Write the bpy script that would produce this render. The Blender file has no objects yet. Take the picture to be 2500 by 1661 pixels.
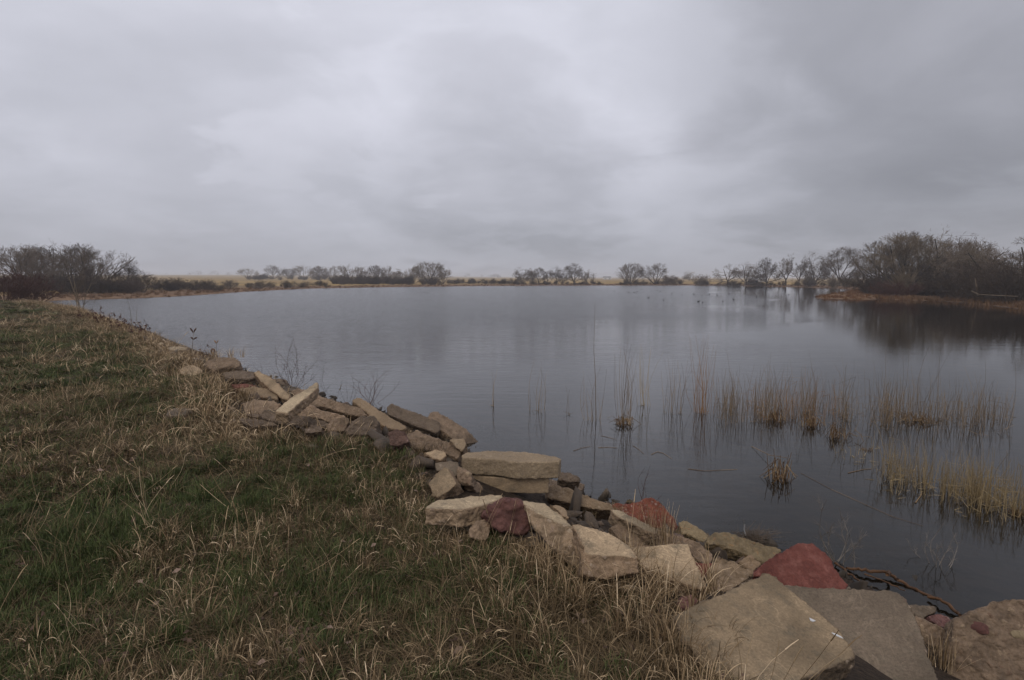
import bpy, bmesh, math, random
import numpy as np
from mathutils import Vector, noise as mnoise

S = bpy.context.scene
COL = S.collection
rng = np.random.default_rng(7)
random.seed(7)
PI = math.pi

# ------------------------------------------------------------------ camera
EYE = 2.9                       # metres above the water
PITCH = math.radians(6.24)
LENS = 20.0
FPX = 2500 * LENS / 36.0
CX, CY = 1250.0, 830.5
cam_d = bpy.data.cameras.new('camera')
cam = bpy.data.objects.new('camera', cam_d)
COL.objects.link(cam)
cam.location = (0, 0, EYE)
cam.rotation_euler = (math.radians(90) - PITCH, 0, 0)
cam_d.lens = LENS
cam_d.sensor_width = 36.0
cam_d.clip_start = 0.05
cam_d.clip_end = 20000
S.camera = cam

# ------------------------------------------------------------------ sky and sun
SUN_EL, SUN_AZ = math.radians(48), math.radians(205)
world = bpy.data.worlds.new('World')
S.world = world
world.use_nodes = True
wn, wl = world.node_tree.nodes, world.node_tree.links
wn.clear()


def nd(nodes, t, **kw):
    n = nodes.new(t)
    for k, v in kw.items():
        if k.startswith('i_'):
            n.inputs[k[2:]].default_value = v
        else:
            setattr(n, k, v)
    return n


def wmath(op, a, b=None, c=None):
    n = nd(wn, 'ShaderNodeMath', operation=op)
    for i, v in enumerate((a, b, c)):
        if v is None:
            continue
        if isinstance(v, (int, float)):
            n.inputs[i].default_value = v
        else:
            wl.new(v, n.inputs[i])
    return n.outputs[0]


def wrange(v, a, b, c, d, smooth=True):
    n = nd(wn, 'ShaderNodeMapRange')
    n.interpolation_type = 'SMOOTHSTEP' if smooth else 'LINEAR'
    wl.new(v, n.inputs[0])
    for i, q in enumerate((a, b, c, d)):
        n.inputs[i + 1].default_value = q
    return n.outputs[0]


tc = nd(wn, 'ShaderNodeTexCoord')
sep = nd(wn, 'ShaderNodeSeparateXYZ')
wl.new(tc.outputs['Generated'], sep.inputs[0])
den = wmath('ADD', wmath('MAXIMUM', sep.outputs[2], 0.0), 0.26)
comb = nd(wn, 'ShaderNodeCombineXYZ')
wl.new(wmath('DIVIDE', sep.outputs[0], den), comb.inputs[0])
wl.new(wmath('DIVIDE', sep.outputs[1], den), comb.inputs[1])
comb.inputs[2].default_value = 3.1
n1 = nd(wn, 'ShaderNodeTexNoise', i_Scale=0.85, i_Detail=7.0, i_Roughness=0.50, i_Distortion=0.35)
wl.new(comb.outputs[0], n1.inputs['Vector'])
n2 = nd(wn, 'ShaderNodeTexNoise', i_Scale=2.1, i_Detail=8.0, i_Roughness=0.55, i_Distortion=0.3)
wl.new(comb.outputs[0], n2.inputs['Vector'])
clouds = wmath('ADD', wmath('MULTIPLY', n1.outputs['Fac'], 0.66), wmath('MULTIPLY', n2.outputs['Fac'], 0.34))
cl = wrange(clouds, 0.38, 0.62, 0.0, 1.0)
# brightness: paler overhead, greyer at the horizon
elev = wrange(sep.outputs[2], 0.0, 0.38, 0.0, 1.0)
base = wmath('ADD', wmath('MULTIPLY', elev, 0.25), 0.50)
val = wmath('MULTIPLY', base, wmath('ADD', wmath('MULTIPLY', cl, wrange(sep.outputs[2], 0.0, 0.15, 0.10, 0.26)), 0.83))


def cloud_bank(px, py, wide, amount, v):
    """a darker or paler bank of cloud round a direction"""
    d = Vector(((px - CX) / FPX, 0, 0)) + Vector((0, math.cos(PITCH), -math.sin(PITCH))) \
        + Vector((0, math.sin(PITCH), math.cos(PITCH))) * (-(py - CY) / FPX)
    d.normalize()
    dot = nd(wn, 'ShaderNodeVectorMath', operation='DOT_PRODUCT')
    wl.new(tc.outputs['Generated'], dot.inputs[0])
    dot.inputs[1].default_value = d
    pert = wmath('ADD', dot.outputs['Value'], wmath('MULTIPLY', wmath('SUBTRACT', n2.outputs['Fac'], 0.5), 0.14))
    m = wrange(pert, math.cos(wide), 1.0, 0.0, 1.0)
    return wmath('MULTIPLY', v, wmath('ADD', 1.0, wmath('MULTIPLY', m, amount)))


val = cloud_bank(2750, 120, math.radians(36), -0.28, val)
val = cloud_bank(2150, 260, math.radians(17), -0.20, val)
val = cloud_bank(1230, 440, math.radians(13), -0.16, val)
val = cloud_bank(560, 250, math.radians(16), -0.13, val)
val = cloud_bank(760, 330, math.radians(9), 0.07, val)
hue = nd(wn, 'ShaderNodeMix', data_type='RGBA')
wl.new(cl, hue.inputs[0])
hue.inputs[6].default_value = (0.955, 0.970, 1.09, 1)
hue.inputs[7].default_value = (0.970, 0.980, 1.10, 1)
cc = nd(wn, 'ShaderNodeVectorMath', operation='SCALE')
wl.new(hue.outputs[2], cc.inputs[0])
wl.new(wmath('MULTIPLY', val, 10.0), cc.inputs['Scale'])
sky = nd(wn, 'ShaderNodeTexSky', sky_type='NISHITA', sun_disc=False, sun_elevation=SUN_EL, sun_rotation=SUN_AZ)
mixs = nd(wn, 'ShaderNodeMix', data_type='RGBA')
mixs.inputs[0].default_value = 0.97
wl.new(sky.outputs[0], mixs.inputs[6])
wl.new(cc.outputs[0], mixs.inputs[7])
bg = nd(wn, 'ShaderNodeBackground')
bg.inputs['Strength'].default_value = 0.10
wl.new(mixs.outputs[2], bg.inputs['Color'])
wo = nd(wn, 'ShaderNodeOutputWorld')
wl.new(bg.outputs[0], wo.inputs['Surface'])

sun_d = bpy.data.lights.new('sun', 'SUN')
sun_d.energy = 1.1
sun_d.angle = math.radians(35)
sun_d.color = (1.0, 0.92, 0.80)
sun = bpy.data.objects.new('sun', sun_d)
COL.objects.link(sun)
sv = Vector((math.sin(SUN_AZ) * math.cos(SUN_EL), math.cos(SUN_AZ) * math.cos(SUN_EL), math.sin(SUN_EL)))
sun.rotation_euler = sv.to_track_quat('Z', 'Y').to_euler()

S.view_settings.view_transform = 'Standard'
S.view_settings.look = 'None'
S.view_settings.exposure = 0.0
S.view_settings.gamma = 1.0
S.view_settings.use_curve_mapping = False
S.render.engine = 'CYCLES'
S.cycles.volume_bounces = 2
S.cycles.max_bounces = 8
S.cycles.transparent_max_bounces = 12

# ------------------------------------------------------------------ helpers
Fv = np.array([0, math.cos(PITCH), -math.sin(PITCH)])
Uv = np.array([0, math.sin(PITCH), math.cos(PITCH)])
Rv = np.array([1.0, 0, 0])


def ray(px, py):
    return Fv + Rv * ((px - CX) / FPX) + Uv * (-(py - CY) / FPX)


def at_z(px, py, z=0.0):
    d = ray(px, py)
    t = (z - EYE) / d[2]
    return np.array([0, 0, EYE]) + d * t


def at_Y(px, Y):
    """ground x for an image column at forward distance Y (far things)"""
    return (px - CX) / FPX * (Y * math.cos(PITCH) + EYE * math.sin(PITCH))


def tag(o, label=None, cat=None, group=None, kind=None):
    if label:
        o['label'] = label
    if cat:
        o['category'] = cat
    if group:
        o['group'] = group
    if kind:
        o['kind'] = kind
    return o


def mesh_np(name, verts, faces, attrs=None, smooth=False):
    """faces: (n,3) or (n,4) array, or list of such arrays"""
    if not isinstance(faces, (list, tuple)):
        faces = [faces]
    me = bpy.data.meshes.new(name)
    verts = np.asarray(verts, dtype=np.float32)
    me.vertices.add(len(verts))
    me.vertices.foreach_set('co', verts.ravel())
    loops = np.concatenate([f.ravel() for f in faces]).astype(np.int32)
    tot = np.concatenate([np.full(len(f), f.shape[1], dtype=np.int32) for f in faces])
    start = np.concatenate([[0], np.cumsum(tot)[:-1]]).astype(np.int32)
    me.loops.add(len(loops))
    me.loops.foreach_set('vertex_index', loops)
    me.polygons.add(len(tot))
    me.polygons.foreach_set('loop_start', start)
    me.polygons.foreach_set('loop_total', tot)
    if smooth:
        me.polygons.foreach_set('use_smooth', np.ones(len(tot), dtype=bool))
    me.update(calc_edges=True)
    for k, v in (attrs or {}).items():
        v = np.asarray(v, dtype=np.float32)
        if v.ndim == 1:
            a = me.attributes.new(k, 'FLOAT', 'POINT')
            a.data.foreach_set('value', v)
        else:
            a = me.attributes.new(k, 'FLOAT_VECTOR', 'POINT')
            a.data.foreach_set('vector', v.ravel())
    return me


def obj(name, me, mat=None, parent=None, loc=(0, 0, 0)):
    o = bpy.data.objects.new(name, me)
    COL.objects.link(o)
    o.location = loc
    if mat is not None and me is not None and len(me.materials) == 0:
        me.materials.append(mat)
    if parent is not None:
        o.parent = parent
    return o


def empty(name, loc=(0, 0, 0)):
    o = bpy.data.objects.new(name, None)
    COL.objects.link(o)
    o.empty_display_size = 0.1
    o.location = loc
    return o


def _hash(ix, iy, seed):
    h = (ix * 374761393 + iy * 668265263 + seed * 974634777) & 0x7fffffff
    h = ((h ^ (h >> 13)) * 1274126177) & 0x7fffffff
    return ((h ^ (h >> 16)) & 0xffff) / 65535.0


def vnoise(x, y, seed=0):
    x = np.asarray(x, float)
    y = np.asarray(y, float)
    ix = np.floor(x).astype(np.int64)
    iy = np.floor(y).astype(np.int64)
    fx = x - ix
    fy = y - iy
    fx = fx * fx * (3 - 2 * fx)
    fy = fy * fy * (3 - 2 * fy)
    a = _hash(ix, iy, seed)
    b = _hash(ix + 1, iy, seed)
    c = _hash(ix, iy + 1, seed)
    d = _hash(ix + 1, iy + 1, seed)
    return (a * (1 - fx) + b * fx) * (1 - fy) + (c * (1 - fx) + d * fx) * fy


def fbm(x, y, seed=0, octv=4):
    s = 0
    a = 0.5
    for k in range(octv):
        s = s + a * vnoise(np.asarray(x) * 2 ** k, np.asarray(y) * 2 ** k, seed + k)
        a *= 0.5
    return s / (1 - 0.5 ** octv)


# ------------------------------------------------------------------ materials
def new_mat(name):
    m = bpy.data.materials.new(name)
    m.use_nodes = True
    m.node_tree.nodes.clear()
    return m, m.node_tree.nodes, m.node_tree.links


def bsdf_out(ns, ls):
    b = nd(ns, 'ShaderNodeBsdfPrincipled')
    o = nd(ns, 'ShaderNodeOutputMaterial')
    ls.new(b.outputs[0], o.inputs['Surface'])
    return b, o


def ramp(ns, ls, fac, stops):
    r = nd(ns, 'ShaderNodeValToRGB')
    e = r.color_ramp.elements
    while len(e) < len(stops):
        e.new(0.5)
    for q, (p, c) in zip(e, stops):
        q.position = p
        q.color = (*c, 1)
    ls.new(fac, r.inputs[0])
    return r.outputs[0]


def mixc(ns, ls, fac, a, b, mode='MIX'):
    n = nd(ns, 'ShaderNodeMix', data_type='RGBA', blend_type=mode)
    for v, i in ((fac, 0), (a, 6), (b, 7)):
        if isinstance(v, (int, float)):
            n.inputs[i].default_value = v
        elif isinstance(v, tuple):
            n.inputs[i].default_value = (*v, 1)
        else:
            ls.new(v, n.inputs[i])
    return n.outputs[2]


def mth(ns, ls, op, a, b=None):
    n = nd(ns, 'ShaderNodeMath', operation=op)
    for i, v in enumerate((a, b)):
        if v is None:
            continue
        if isinstance(v, (int, float)):
            n.inputs[i].default_value = v
        else:
            ls.new(v, n.inputs[i])
    return n.outputs[0]


def rngn(ns, ls, v, a, b, c, d):
    n = nd(ns, 'ShaderNodeMapRange')
    ls.new(v, n.inputs[0])
    for i, q in enumerate((a, b, c, d)):
        n.inputs[i + 1].default_value = q
    return n.outputs[0]


def plant_mat(name, stops, rough=0.75, rand=0.35, trans=0.0):
    """colour from a per-strand 'shade' attribute plus a per-instance random"""
    m, ns, ls = new_mat(name)
    b, _ = bsdf_out(ns, ls)
    at = nd(ns, 'ShaderNodeAttribute', attribute_name='shade')
    oi = nd(ns, 'ShaderNodeObjectInfo')
    f = mth(ns, ls, 'ADD', mth(ns, ls, 'MULTIPLY', at.outputs['Fac'], 1 - rand),
            mth(ns, ls, 'MULTIPLY', oi.outputs['Random'], rand))
    ls.new(ramp(ns, ls, f, stops), b.inputs['Base Color'])
    b.inputs['Roughness'].default_value = rough
    b.inputs['Specular IOR Level'].default_value = 0.2
    return m


def stone_mat(name, smooth_c, rough_c, speck, pebble_c=None, stain=(0.10, 0.085, 0.06), scale=1.0, pit=1.0):
    m, ns, ls = new_mat(name)
    b, _ = bsdf_out(ns, ls)
    co = nd(ns, 'ShaderNodeTexCoord')
    oi = nd(ns, 'ShaderNodeObjectInfo')
    off = nd(ns, 'ShaderNodeVectorMath', operation='ADD')
    sc = nd(ns, 'ShaderNodeVectorMath', operation='SCALE')
    comb = nd(ns, 'ShaderNodeCombineXYZ')
    for i in range(3):
        ls.new(oi.outputs['Random'], comb.inputs[i])
    ls.new(comb.outputs[0], sc.inputs[0])
    sc.inputs['Scale'].default_value = 37.0
    ls.new(co.outputs['Object'], off.inputs[0])
    ls.new(sc.outputs[0], off.inputs[1])
    V = off.outputs[0]

    def noise(s, d=5, r=0.6, dist=0.0):
        n = nd(ns, 'ShaderNodeTexNoise', i_Scale=s * scale, i_Detail=d, i_Roughness=r, i_Distortion=dist)
        ls.new(V, n.inputs['Vector'])
        return n.outputs['Fac']
    at = nd(ns, 'ShaderNodeAttribute', attribute_name='rough')
    big = noise(2.6, 4, 0.6, 0.5)
    mid = noise(11, 6, 0.65)
    fine = noise(85, 6, 0.75)
    vor = nd(ns, 'ShaderNodeTexVoronoi', i_Scale=34.0 * scale, i_Randomness=1.0)
    dn = nd(ns, 'ShaderNodeTexNoise', i_Scale=30.0 * scale, i_Detail=2.0)
    ls.new(V, dn.inputs['Vector'])
    dsub = nd(ns, 'ShaderNodeVectorMath', operation='MULTIPLY_ADD')
    ls.new(dn.outputs['Color'], dsub.inputs[0])
    dsub.inputs[1].default_value = (0.035, 0.035, 0.035)
    ls.new(V, dsub.inputs[2])
    ls.new(dsub.outputs[0], vor.inputs['Vector'])
    vor2 = nd(ns, 'ShaderNodeTexVoronoi', i_Scale=120.0 * scale, i_Randomness=1.0)
    ls.new(V, vor2.inputs['Vector'])
    # smooth cast face
    c = mixc(ns, ls, rngn(ns, ls, big, 0.35, 0.65, 0, 1), tuple(q * 0.66 for q in smooth_c), tuple(min(1, q * 1.15) for q in smooth_c))
    c = mixc(ns, ls, rngn(ns, ls, mid, 0.50, 0.72, 0, 0.75), c, stain)
    c = mixc(ns, ls, rngn(ns, ls, fine, 0.38, 0.62, 0, 0.32), tuple(q * 0.6 for q in smooth_c), c, 'MIX') if False else c
    # rough broken face: aggregate in matrix
    rc = mixc(ns, ls, rngn(ns, ls, mid, 0.35, 0.66, 0, 1), tuple(q * 0.55 for q in rough_c), tuple(min(1, q * 1.15) for q in rough_c))
    sepc = nd(ns, 'ShaderNodeSeparateColor')
    ls.new(vor.outputs['Color'], sepc.inputs[0])
    peb = mixc(ns, ls, sepc.outputs[0], speck[0], speck[1])
    pm = mth(ns, ls, 'MULTIPLY', rngn(ns, ls, vor.outputs['Distance'], 0.50, 0.40, 0, 1),
             rngn(ns, ls, sepc.outputs[1], 0.55, 0.95, 0, 0.7))
    rc = mixc(ns, ls, pm, rc, peb)
    pits = rngn(ns, ls, fine, 0.56, 0.66, 0, 0.85)
    rc = mixc(ns, ls, pits, rc, tuple(q * 0.25 for q in rough_c))
    vn = nd(ns, 'ShaderNodeTexNoise', i_Scale=3.4 * scale, i_Detail=3.0, i_Roughness=0.55, i_Distortion=1.2)
    ls.new(V, vn.inputs['Vector'])
    ridge = mth(ns, ls, 'ABSOLUTE', mth(ns, ls, 'SUBTRACT', vn.outputs['Fac'], 0.5))
    c = mixc(ns, ls, mth(ns, ls, 'MULTIPLY', rngn(ns, ls, ridge, 0.0, 0.014, 0.7, 0.0), rngn(ns, ls, big, 0.4, 0.6, 0, 1)), c, tuple(min(1, q * 1.6) for q in smooth_c))
    col = mixc(ns, ls, at.outputs['Fac'], c, rc)
    # fine speckle on everything
    sp = rngn(ns, ls, fine, 0.36, 0.64, 0.74, 1.22)
    spc = nd(ns, 'ShaderNodeCombineColor')
    for i in range(3):
        ls.new(sp, spc.inputs[i])
    col = mixc(ns, ls, 1.0, col, spc.outputs[0], 'MULTIPLY')
    # slight tone difference stone to stone
    tone = rngn(ns, ls, oi.outputs['Random'], 0, 1, 0.84, 1.1)
    tc_ = nd(ns, 'ShaderNodeCombineColor')
    for i in range(3):
        ls.new(tone, tc_.inputs[i])
    col = mixc(ns, ls, 1.0, col, tc_.outputs[0], 'MULTIPLY')
    gp = nd(ns, 'ShaderNodeNewGeometry')
    gs = nd(ns, 'ShaderNodeSeparateXYZ')
    ls.new(gp.outputs['Position'], gs.inputs[0])
    wet = rngn(ns, ls, mth(ns, ls, 'ADD', gs.outputs[2], mth(ns, ls, 'MULTIPLY', mid, 0.12)), 0.10, 0.22, 0.72, 0.0)
    col = mixc(ns, ls, wet, col, tuple(q * 0.22 for q in rough_c))
    ls.new(col, b.inputs['Base Color'])
    b.inputs['Roughness'].default_value = 0.88
    b.inputs['Specular IOR Level'].default_value = 0.25
    h = mth(ns, ls, 'ADD', mth(ns, ls, 'MULTIPLY', fine, 0.5), mth(ns, ls, 'MULTIPLY', mid, 0.8))
    hr = mth(ns, ls, 'ADD', h, mth(ns, ls, 'MULTIPLY', mth(ns, ls, 'SUBTRACT', 0.6, vor.outputs['Distance']), 1.2))
    mixh = nd(ns, 'ShaderNodeMix', data_type='FLOAT')
    ls.new(at.outputs['Fac'], mixh.inputs[0])
    ls.new(mth(ns, ls, 'MULTIPLY', h, 0.35), mixh.inputs[2])
    ls.new(hr, mixh.inputs[3])
    bp = nd(ns, 'ShaderNodeBump')
    bp.inputs['Strength'].default_value = 0.9 * pit
    bp.inputs['Distance'].default_value = 0.012
    ls.new(mixh.outputs[0], bp.inputs['Height'])
    ls.new(bp.outputs[0], b.inputs['Normal'])
    return m


TAN = (0.310, 0.228, 0.143)
RGH = (0.280, 0.192, 0.120)
SPK = ((0.16, 0.10, 0.075), (0.42, 0.33, 0.24))
M_CONC = stone_mat('weathered_concrete', TAN, RGH, SPK)
M_PALE = stone_mat('pale_concrete', (0.330, 0.254, 0.164), (0.285, 0.203, 0.130), SPK)
M_GREYC = stone_mat('grey_concrete', (0.150, 0.115, 0.082), (0.150, 0.111, 0.077), SPK)
M_FRONT = stone_mat('brownish_concrete', (0.240, 0.175, 0.107), (0.15, 0.108, 0.070), SPK)
M_AGG = stone_mat('aggregate_concrete', (0.22, 0.165, 0.112), (0.245, 0.172, 0.115), ((0.13, 0.07, 0.045), (0.38, 0.28, 0.18)), scale=0.8, pit=1.3)
M_DARK = stone_mat('dark_rock', (0.135, 0.100, 0.070), (0.150, 0.110, 0.078), ((0.10, 0.07, 0.06), (0.27, 0.21, 0.17)))
M_LICH = stone_mat('lichened_concrete', (0.26, 0.20, 0.12), (0.25, 0.185, 0.105), ((0.10, 0.08, 0.06), (0.36, 0.19, 0.08)), scale=0.9, pit=1.3)
M_RED = stone_mat('red_sandstone', (0.165, 0.055, 0.042), (0.17, 0.057, 0.044), ((0.12, 0.03, 0.025), (0.34, 0.14, 0.11)), stain=(0.25, 0.125, 0.10), pit=1.0)
M_RUST = stone_mat('orange_conglomerate', (0.185, 0.058, 0.034), (0.185, 0.060, 0.037), ((0.08, 0.07, 0.065), (0.34, 0.24, 0.20)), stain=(0.09, 0.055, 0.045), scale=1.1)
M_MAROON = stone_mat('maroon_stone', (0.115, 0.052, 0.043), (0.118, 0.055, 0.045), ((0.07, 0.035, 0.035), (0.24, 0.12, 0.11)), stain=(0.07, 0.035, 0.03), pit=0.7)
M_DULL = stone_mat('dull_red_stone', (0.125, 0.075, 0.058), (0.13, 0.078, 0.06), ((0.07, 0.035, 0.035), (0.24, 0.16, 0.13)))
M_PINK = stone_mat('pink_stone', (0.26, 0.13, 0.115), (0.24, 0.12, 0.105), ((0.12, 0.06, 0.06), (0.36, 0.25, 0.22)))


def simple_mat(name, c, rough=0.8, var=0.3, scale=20):
    m, ns, ls = new_mat(name)
    b, _ = bsdf_out(ns, ls)
    co = nd(ns, 'ShaderNodeTexCoord')
    n = nd(ns, 'ShaderNodeTexNoise', i_Scale=scale, i_Detail=5.0)
    ls.new(co.outputs['Object'], n.inputs['Vector'])
    f = rngn(ns, ls, n.outputs['Fac'], 0.3, 0.7, 0, 1)
    ls.new(mixc(ns, ls, f, tuple(q * (1 - var) for q in c), tuple(min(1, q * (1 + var)) for q in c)), b.inputs['Base Color'])
    b.inputs['Roughness'].default_value = rough
    b.inputs['Specular IOR Level'].default_value = 0.25
    return m


M_GREEN = plant_mat('green_grass', [(0, (0.022, 0.032, 0.010)), (0.5, (0.052, 0.070, 0.021)), (0.8, (0.098, 0.118, 0.040)), (1, (0.20, 0.165, 0.080))], rand=0.3)
M_MAT = plant_mat('dry_mat_grass', [(0, (0.034, 0.023, 0.012)), (0.45, (0.090, 0.061, 0.031)), (0.8, (0.170, 0.120, 0.064)), (1, (0.36, 0.265, 0.155))], rand=0.3)
M_STRAW = plant_mat('pale_straw', [(0, (0.080, 0.050, 0.025)), (0.55, (0.20, 0.135, 0.072)), (0.80, (0.46, 0.335, 0.200)), (1, (0.70, 0.54, 0.36))], rand=0.25)
M_LEAF = plant_mat('leaf_litter', [(0, (0.04, 0.025, 0.018)), (0.6, (0.11, 0.068, 0.048)), (1, (0.27, 0.19, 0.145))], rand=0.2)
M_REED = plant_mat('brown_reed', [(0, (0.08, 0.055, 0.032)), (0.5, (0.19, 0.128, 0.070)), (1, (0.38, 0.265, 0.145))], rand=0.2)
M_REEDO = plant_mat('orange_reed', [(0, (0.13, 0.06, 0.02)), (0.5, (0.25, 0.115, 0.03)), (1, (0.38, 0.20, 0.07))], rand=0.2)
M_REEDY = plant_mat('yellow_reed', [(0, (0.13, 0.092, 0.048)), (0.5, (0.27, 0.198, 0.100)), (1, (0.46, 0.35, 0.19))], rand=0.2)
M_STUB = plant_mat('broken_reed', [(0, (0.07, 0.035, 0.015)), (0.5, (0.20, 0.125, 0.06)), (1, (0.42, 0.30, 0.17))], rand=0.1)
M_BARK = plant_mat('bare_bark', [(0, (0.045, 0.036, 0.030)), (0.5, (0.078, 0.062, 0.050)), (1, (0.12, 0.098, 0.080))], rand=0.5)
M_TWIG = plant_mat('bare_twigs', [(0, (0.065, 0.048, 0.035)), (0.5, (0.135, 0.102, 0.074)), (1, (0.215, 0.168, 0.124))], rand=0.5)
M_TWIGT = plant_mat('buff_twigs', [(0, (0.11, 0.083, 0.055)), (0.5, (0.19, 0.145, 0.096)), (1, (0.29, 0.225, 0.155))], rand=0.4)
M_BRUSH = plant_mat('dark_brush', [(0, (0.034, 0.025, 0.019)), (0.5, (0.064, 0.046, 0.034)), (1, (0.110, 0.080, 0.058))], rand=0.5)
M_REDB = plant_mat('reddish_brush', [(0, (0.045, 0.020, 0.016)), (0.5, (0.078, 0.038, 0.029)), (1, (0.125, 0.068, 0.050))], rand=0.3)
M_GREYT = plant_mat('grey_twigs', [(0, (0.10, 0.085, 0.070)), (0.5, (0.17, 0.145, 0.12)), (1, (0.27, 0.235, 0.20))], rand=0.3)
M_DEADLEAF = plant_mat('dead_leaves', [(0, (0.04, 0.018, 0.014)), (0.6, (0.085, 0.038, 0.028)), (1, (0.16, 0.085, 0.055))], rand=0.2)
M_RUSTG = plant_mat('rust_marsh_grass', [(0, (0.075, 0.040, 0.020)), (0.5, (0.145, 0.080, 0.040)), (1, (0.22, 0.135, 0.075))], rand=0.6)
M_ORNG = plant_mat('orange_marsh_grass', [(0, (0.085, 0.042, 0.02)), (0.5, (0.15, 0.072, 0.032)), (1, (0.22, 0.115, 0.05))], rand=0.6)
M_WOOD = simple_mat('wet_driftwood', (0.075, 0.036, 0.015), 0.6, 0.5, 14)
M_STICK = simple_mat('grey_stick', (0.27, 0.215, 0.16), 0.8, 0.3, 10)
M_WHITE = simple_mat('white_droppings', (0.52, 0.52, 0.52), 0.8, 0.08, 60)
M_BIRD = simple_mat('dark_plumage', (0.035, 0.030, 0.028), 0.7, 0.2, 20)
M_HOUSE = simple_mat('white_siding', (0.70, 0.70, 0.70), 0.7, 0.05, 2)
M_ROOF = simple_mat('grey_roofing', (0.16, 0.15, 0.15), 0.8, 0.1, 2)
M_SHED = simple_mat('brown_boards', (0.10, 0.06, 0.04), 0.8, 0.2, 2)
M_GLASS = simple_mat('dark_window', (0.02, 0.022, 0.026), 0.2, 0.1, 2)
M_BLACK = simple_mat('black_rubber', (0.015, 0.015, 0.016), 0.6, 0.1, 10)

# ------------------------------------------------------------------ land and lake
shore_px = [(2620, 1640), (2440, 1540), (2330, 1490), (2200, 1425), (2060, 1372), (1930, 1330), (1780, 1290), (1680, 1262), (1560, 1222),
            (1430, 1185), (1330, 1150), (1190, 1105), (1080, 1035), (960, 993), (850, 972), (780, 952), (700, 936),
            (600, 893), (540, 868), (440, 832), (340, 797), (250, 770), (170, 745), (110, 738)]
near_sh = [tuple(at_z(px, py, 0.0)[:2] * (0.95 if px > 400 else 0.985)) for px, py in shore_px]
far_px = [(150, 734.5), (240, 732), (350, 729), (480, 722), (600, 713), (750, 705.5), (900, 702.5), (1050, 700.5), (1180, 699.0),
          (1350, 698.0), (1500, 697.5), (1700, 697.5), (1850, 699.0), (1960, 701.5), (2040, 704.5), (2085, 706.0),
          (2060, 713), (2000, 722), (1985, 729), (2060, 732), (2140, 731.5), (2240, 734), (2340, 739), (2420, 748), (2500, 757), (2640, 770)]
far_sh = [tuple(at_z(px, py, 0.0)[:2]) for px, py in far_px]
close = [(70, 36), (86, 12), (92, -30), (60, -60), (28, -38), (13, -16), (7.5, -3), (5.2, 1.2)]
LAKE = np.array(near_sh + far_sh + close)
NN = len(near_sh)
# bank height and width of the slope, per shoreline vertex
bank_h = np.array([1.2] * NN + [0.42] * len(far_sh) + [0.6] * 5 + [1.2] * 3)

grass_px = [(1760, 1700), (1690, 1640), (1620, 1560), (1540, 1470), (1440, 1420), (1320, 1370), (1200, 1340), (1120, 1300), (1030, 1235), (1010, 1150),
            (960, 1118), (860, 1092), (720, 1080), (590, 1062), (545, 1010), (540, 955), (480, 915), (420, 880), (370, 840), (320, 818), (240, 782), (150, 752), (60, 737)]
g_edge = [tuple(at_z(px, py, 1.2)[:2]) for px, py in grass_px]
GRASS = np.array([(2.2, -1.0)] + g_edge + [(-70, 52), (-120, 30), (-120, -60), (8, -40)])


def seg_dist(px, py, poly):
    n = len(poly)
    best = np.full(px.shape, 1e18)
    bi = np.zeros(px.shape, int)
    bt = np.zeros(px.shape)
    for i in range(n):
        a = poly[i]
        b = poly[(i + 1) % n]
        d = b - a
        L = d @ d
        t = np.clip(((px - a[0]) * d[0] + (py - a[1]) * d[1]) / L, 0, 1)
        q = (px - a[0] - t * d[0]) ** 2 + (py - a[1] - t * d[1]) ** 2
        m = q < best
        best = np.where(m, q, best)
        bi = np.where(m, i, bi)
        bt = np.where(m, t, bt)
    return np.sqrt(best), bi, bt


def inside(px, py, poly):
    n = len(poly)
    c = np.zeros(px.shape, bool)
    for i in range(n):
        x1, y1 = poly[i]
        x2, y2 = poly[(i + 1) % n]
        cond = ((y1 > py) != (y2 > py))
        with np.errstate(divide='ignore', invalid='ignore'):
            xi = (x2 - x1) * (py - y1) / (y2 - y1) + x1
        c ^= cond & (px < xi)
    return c


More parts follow.
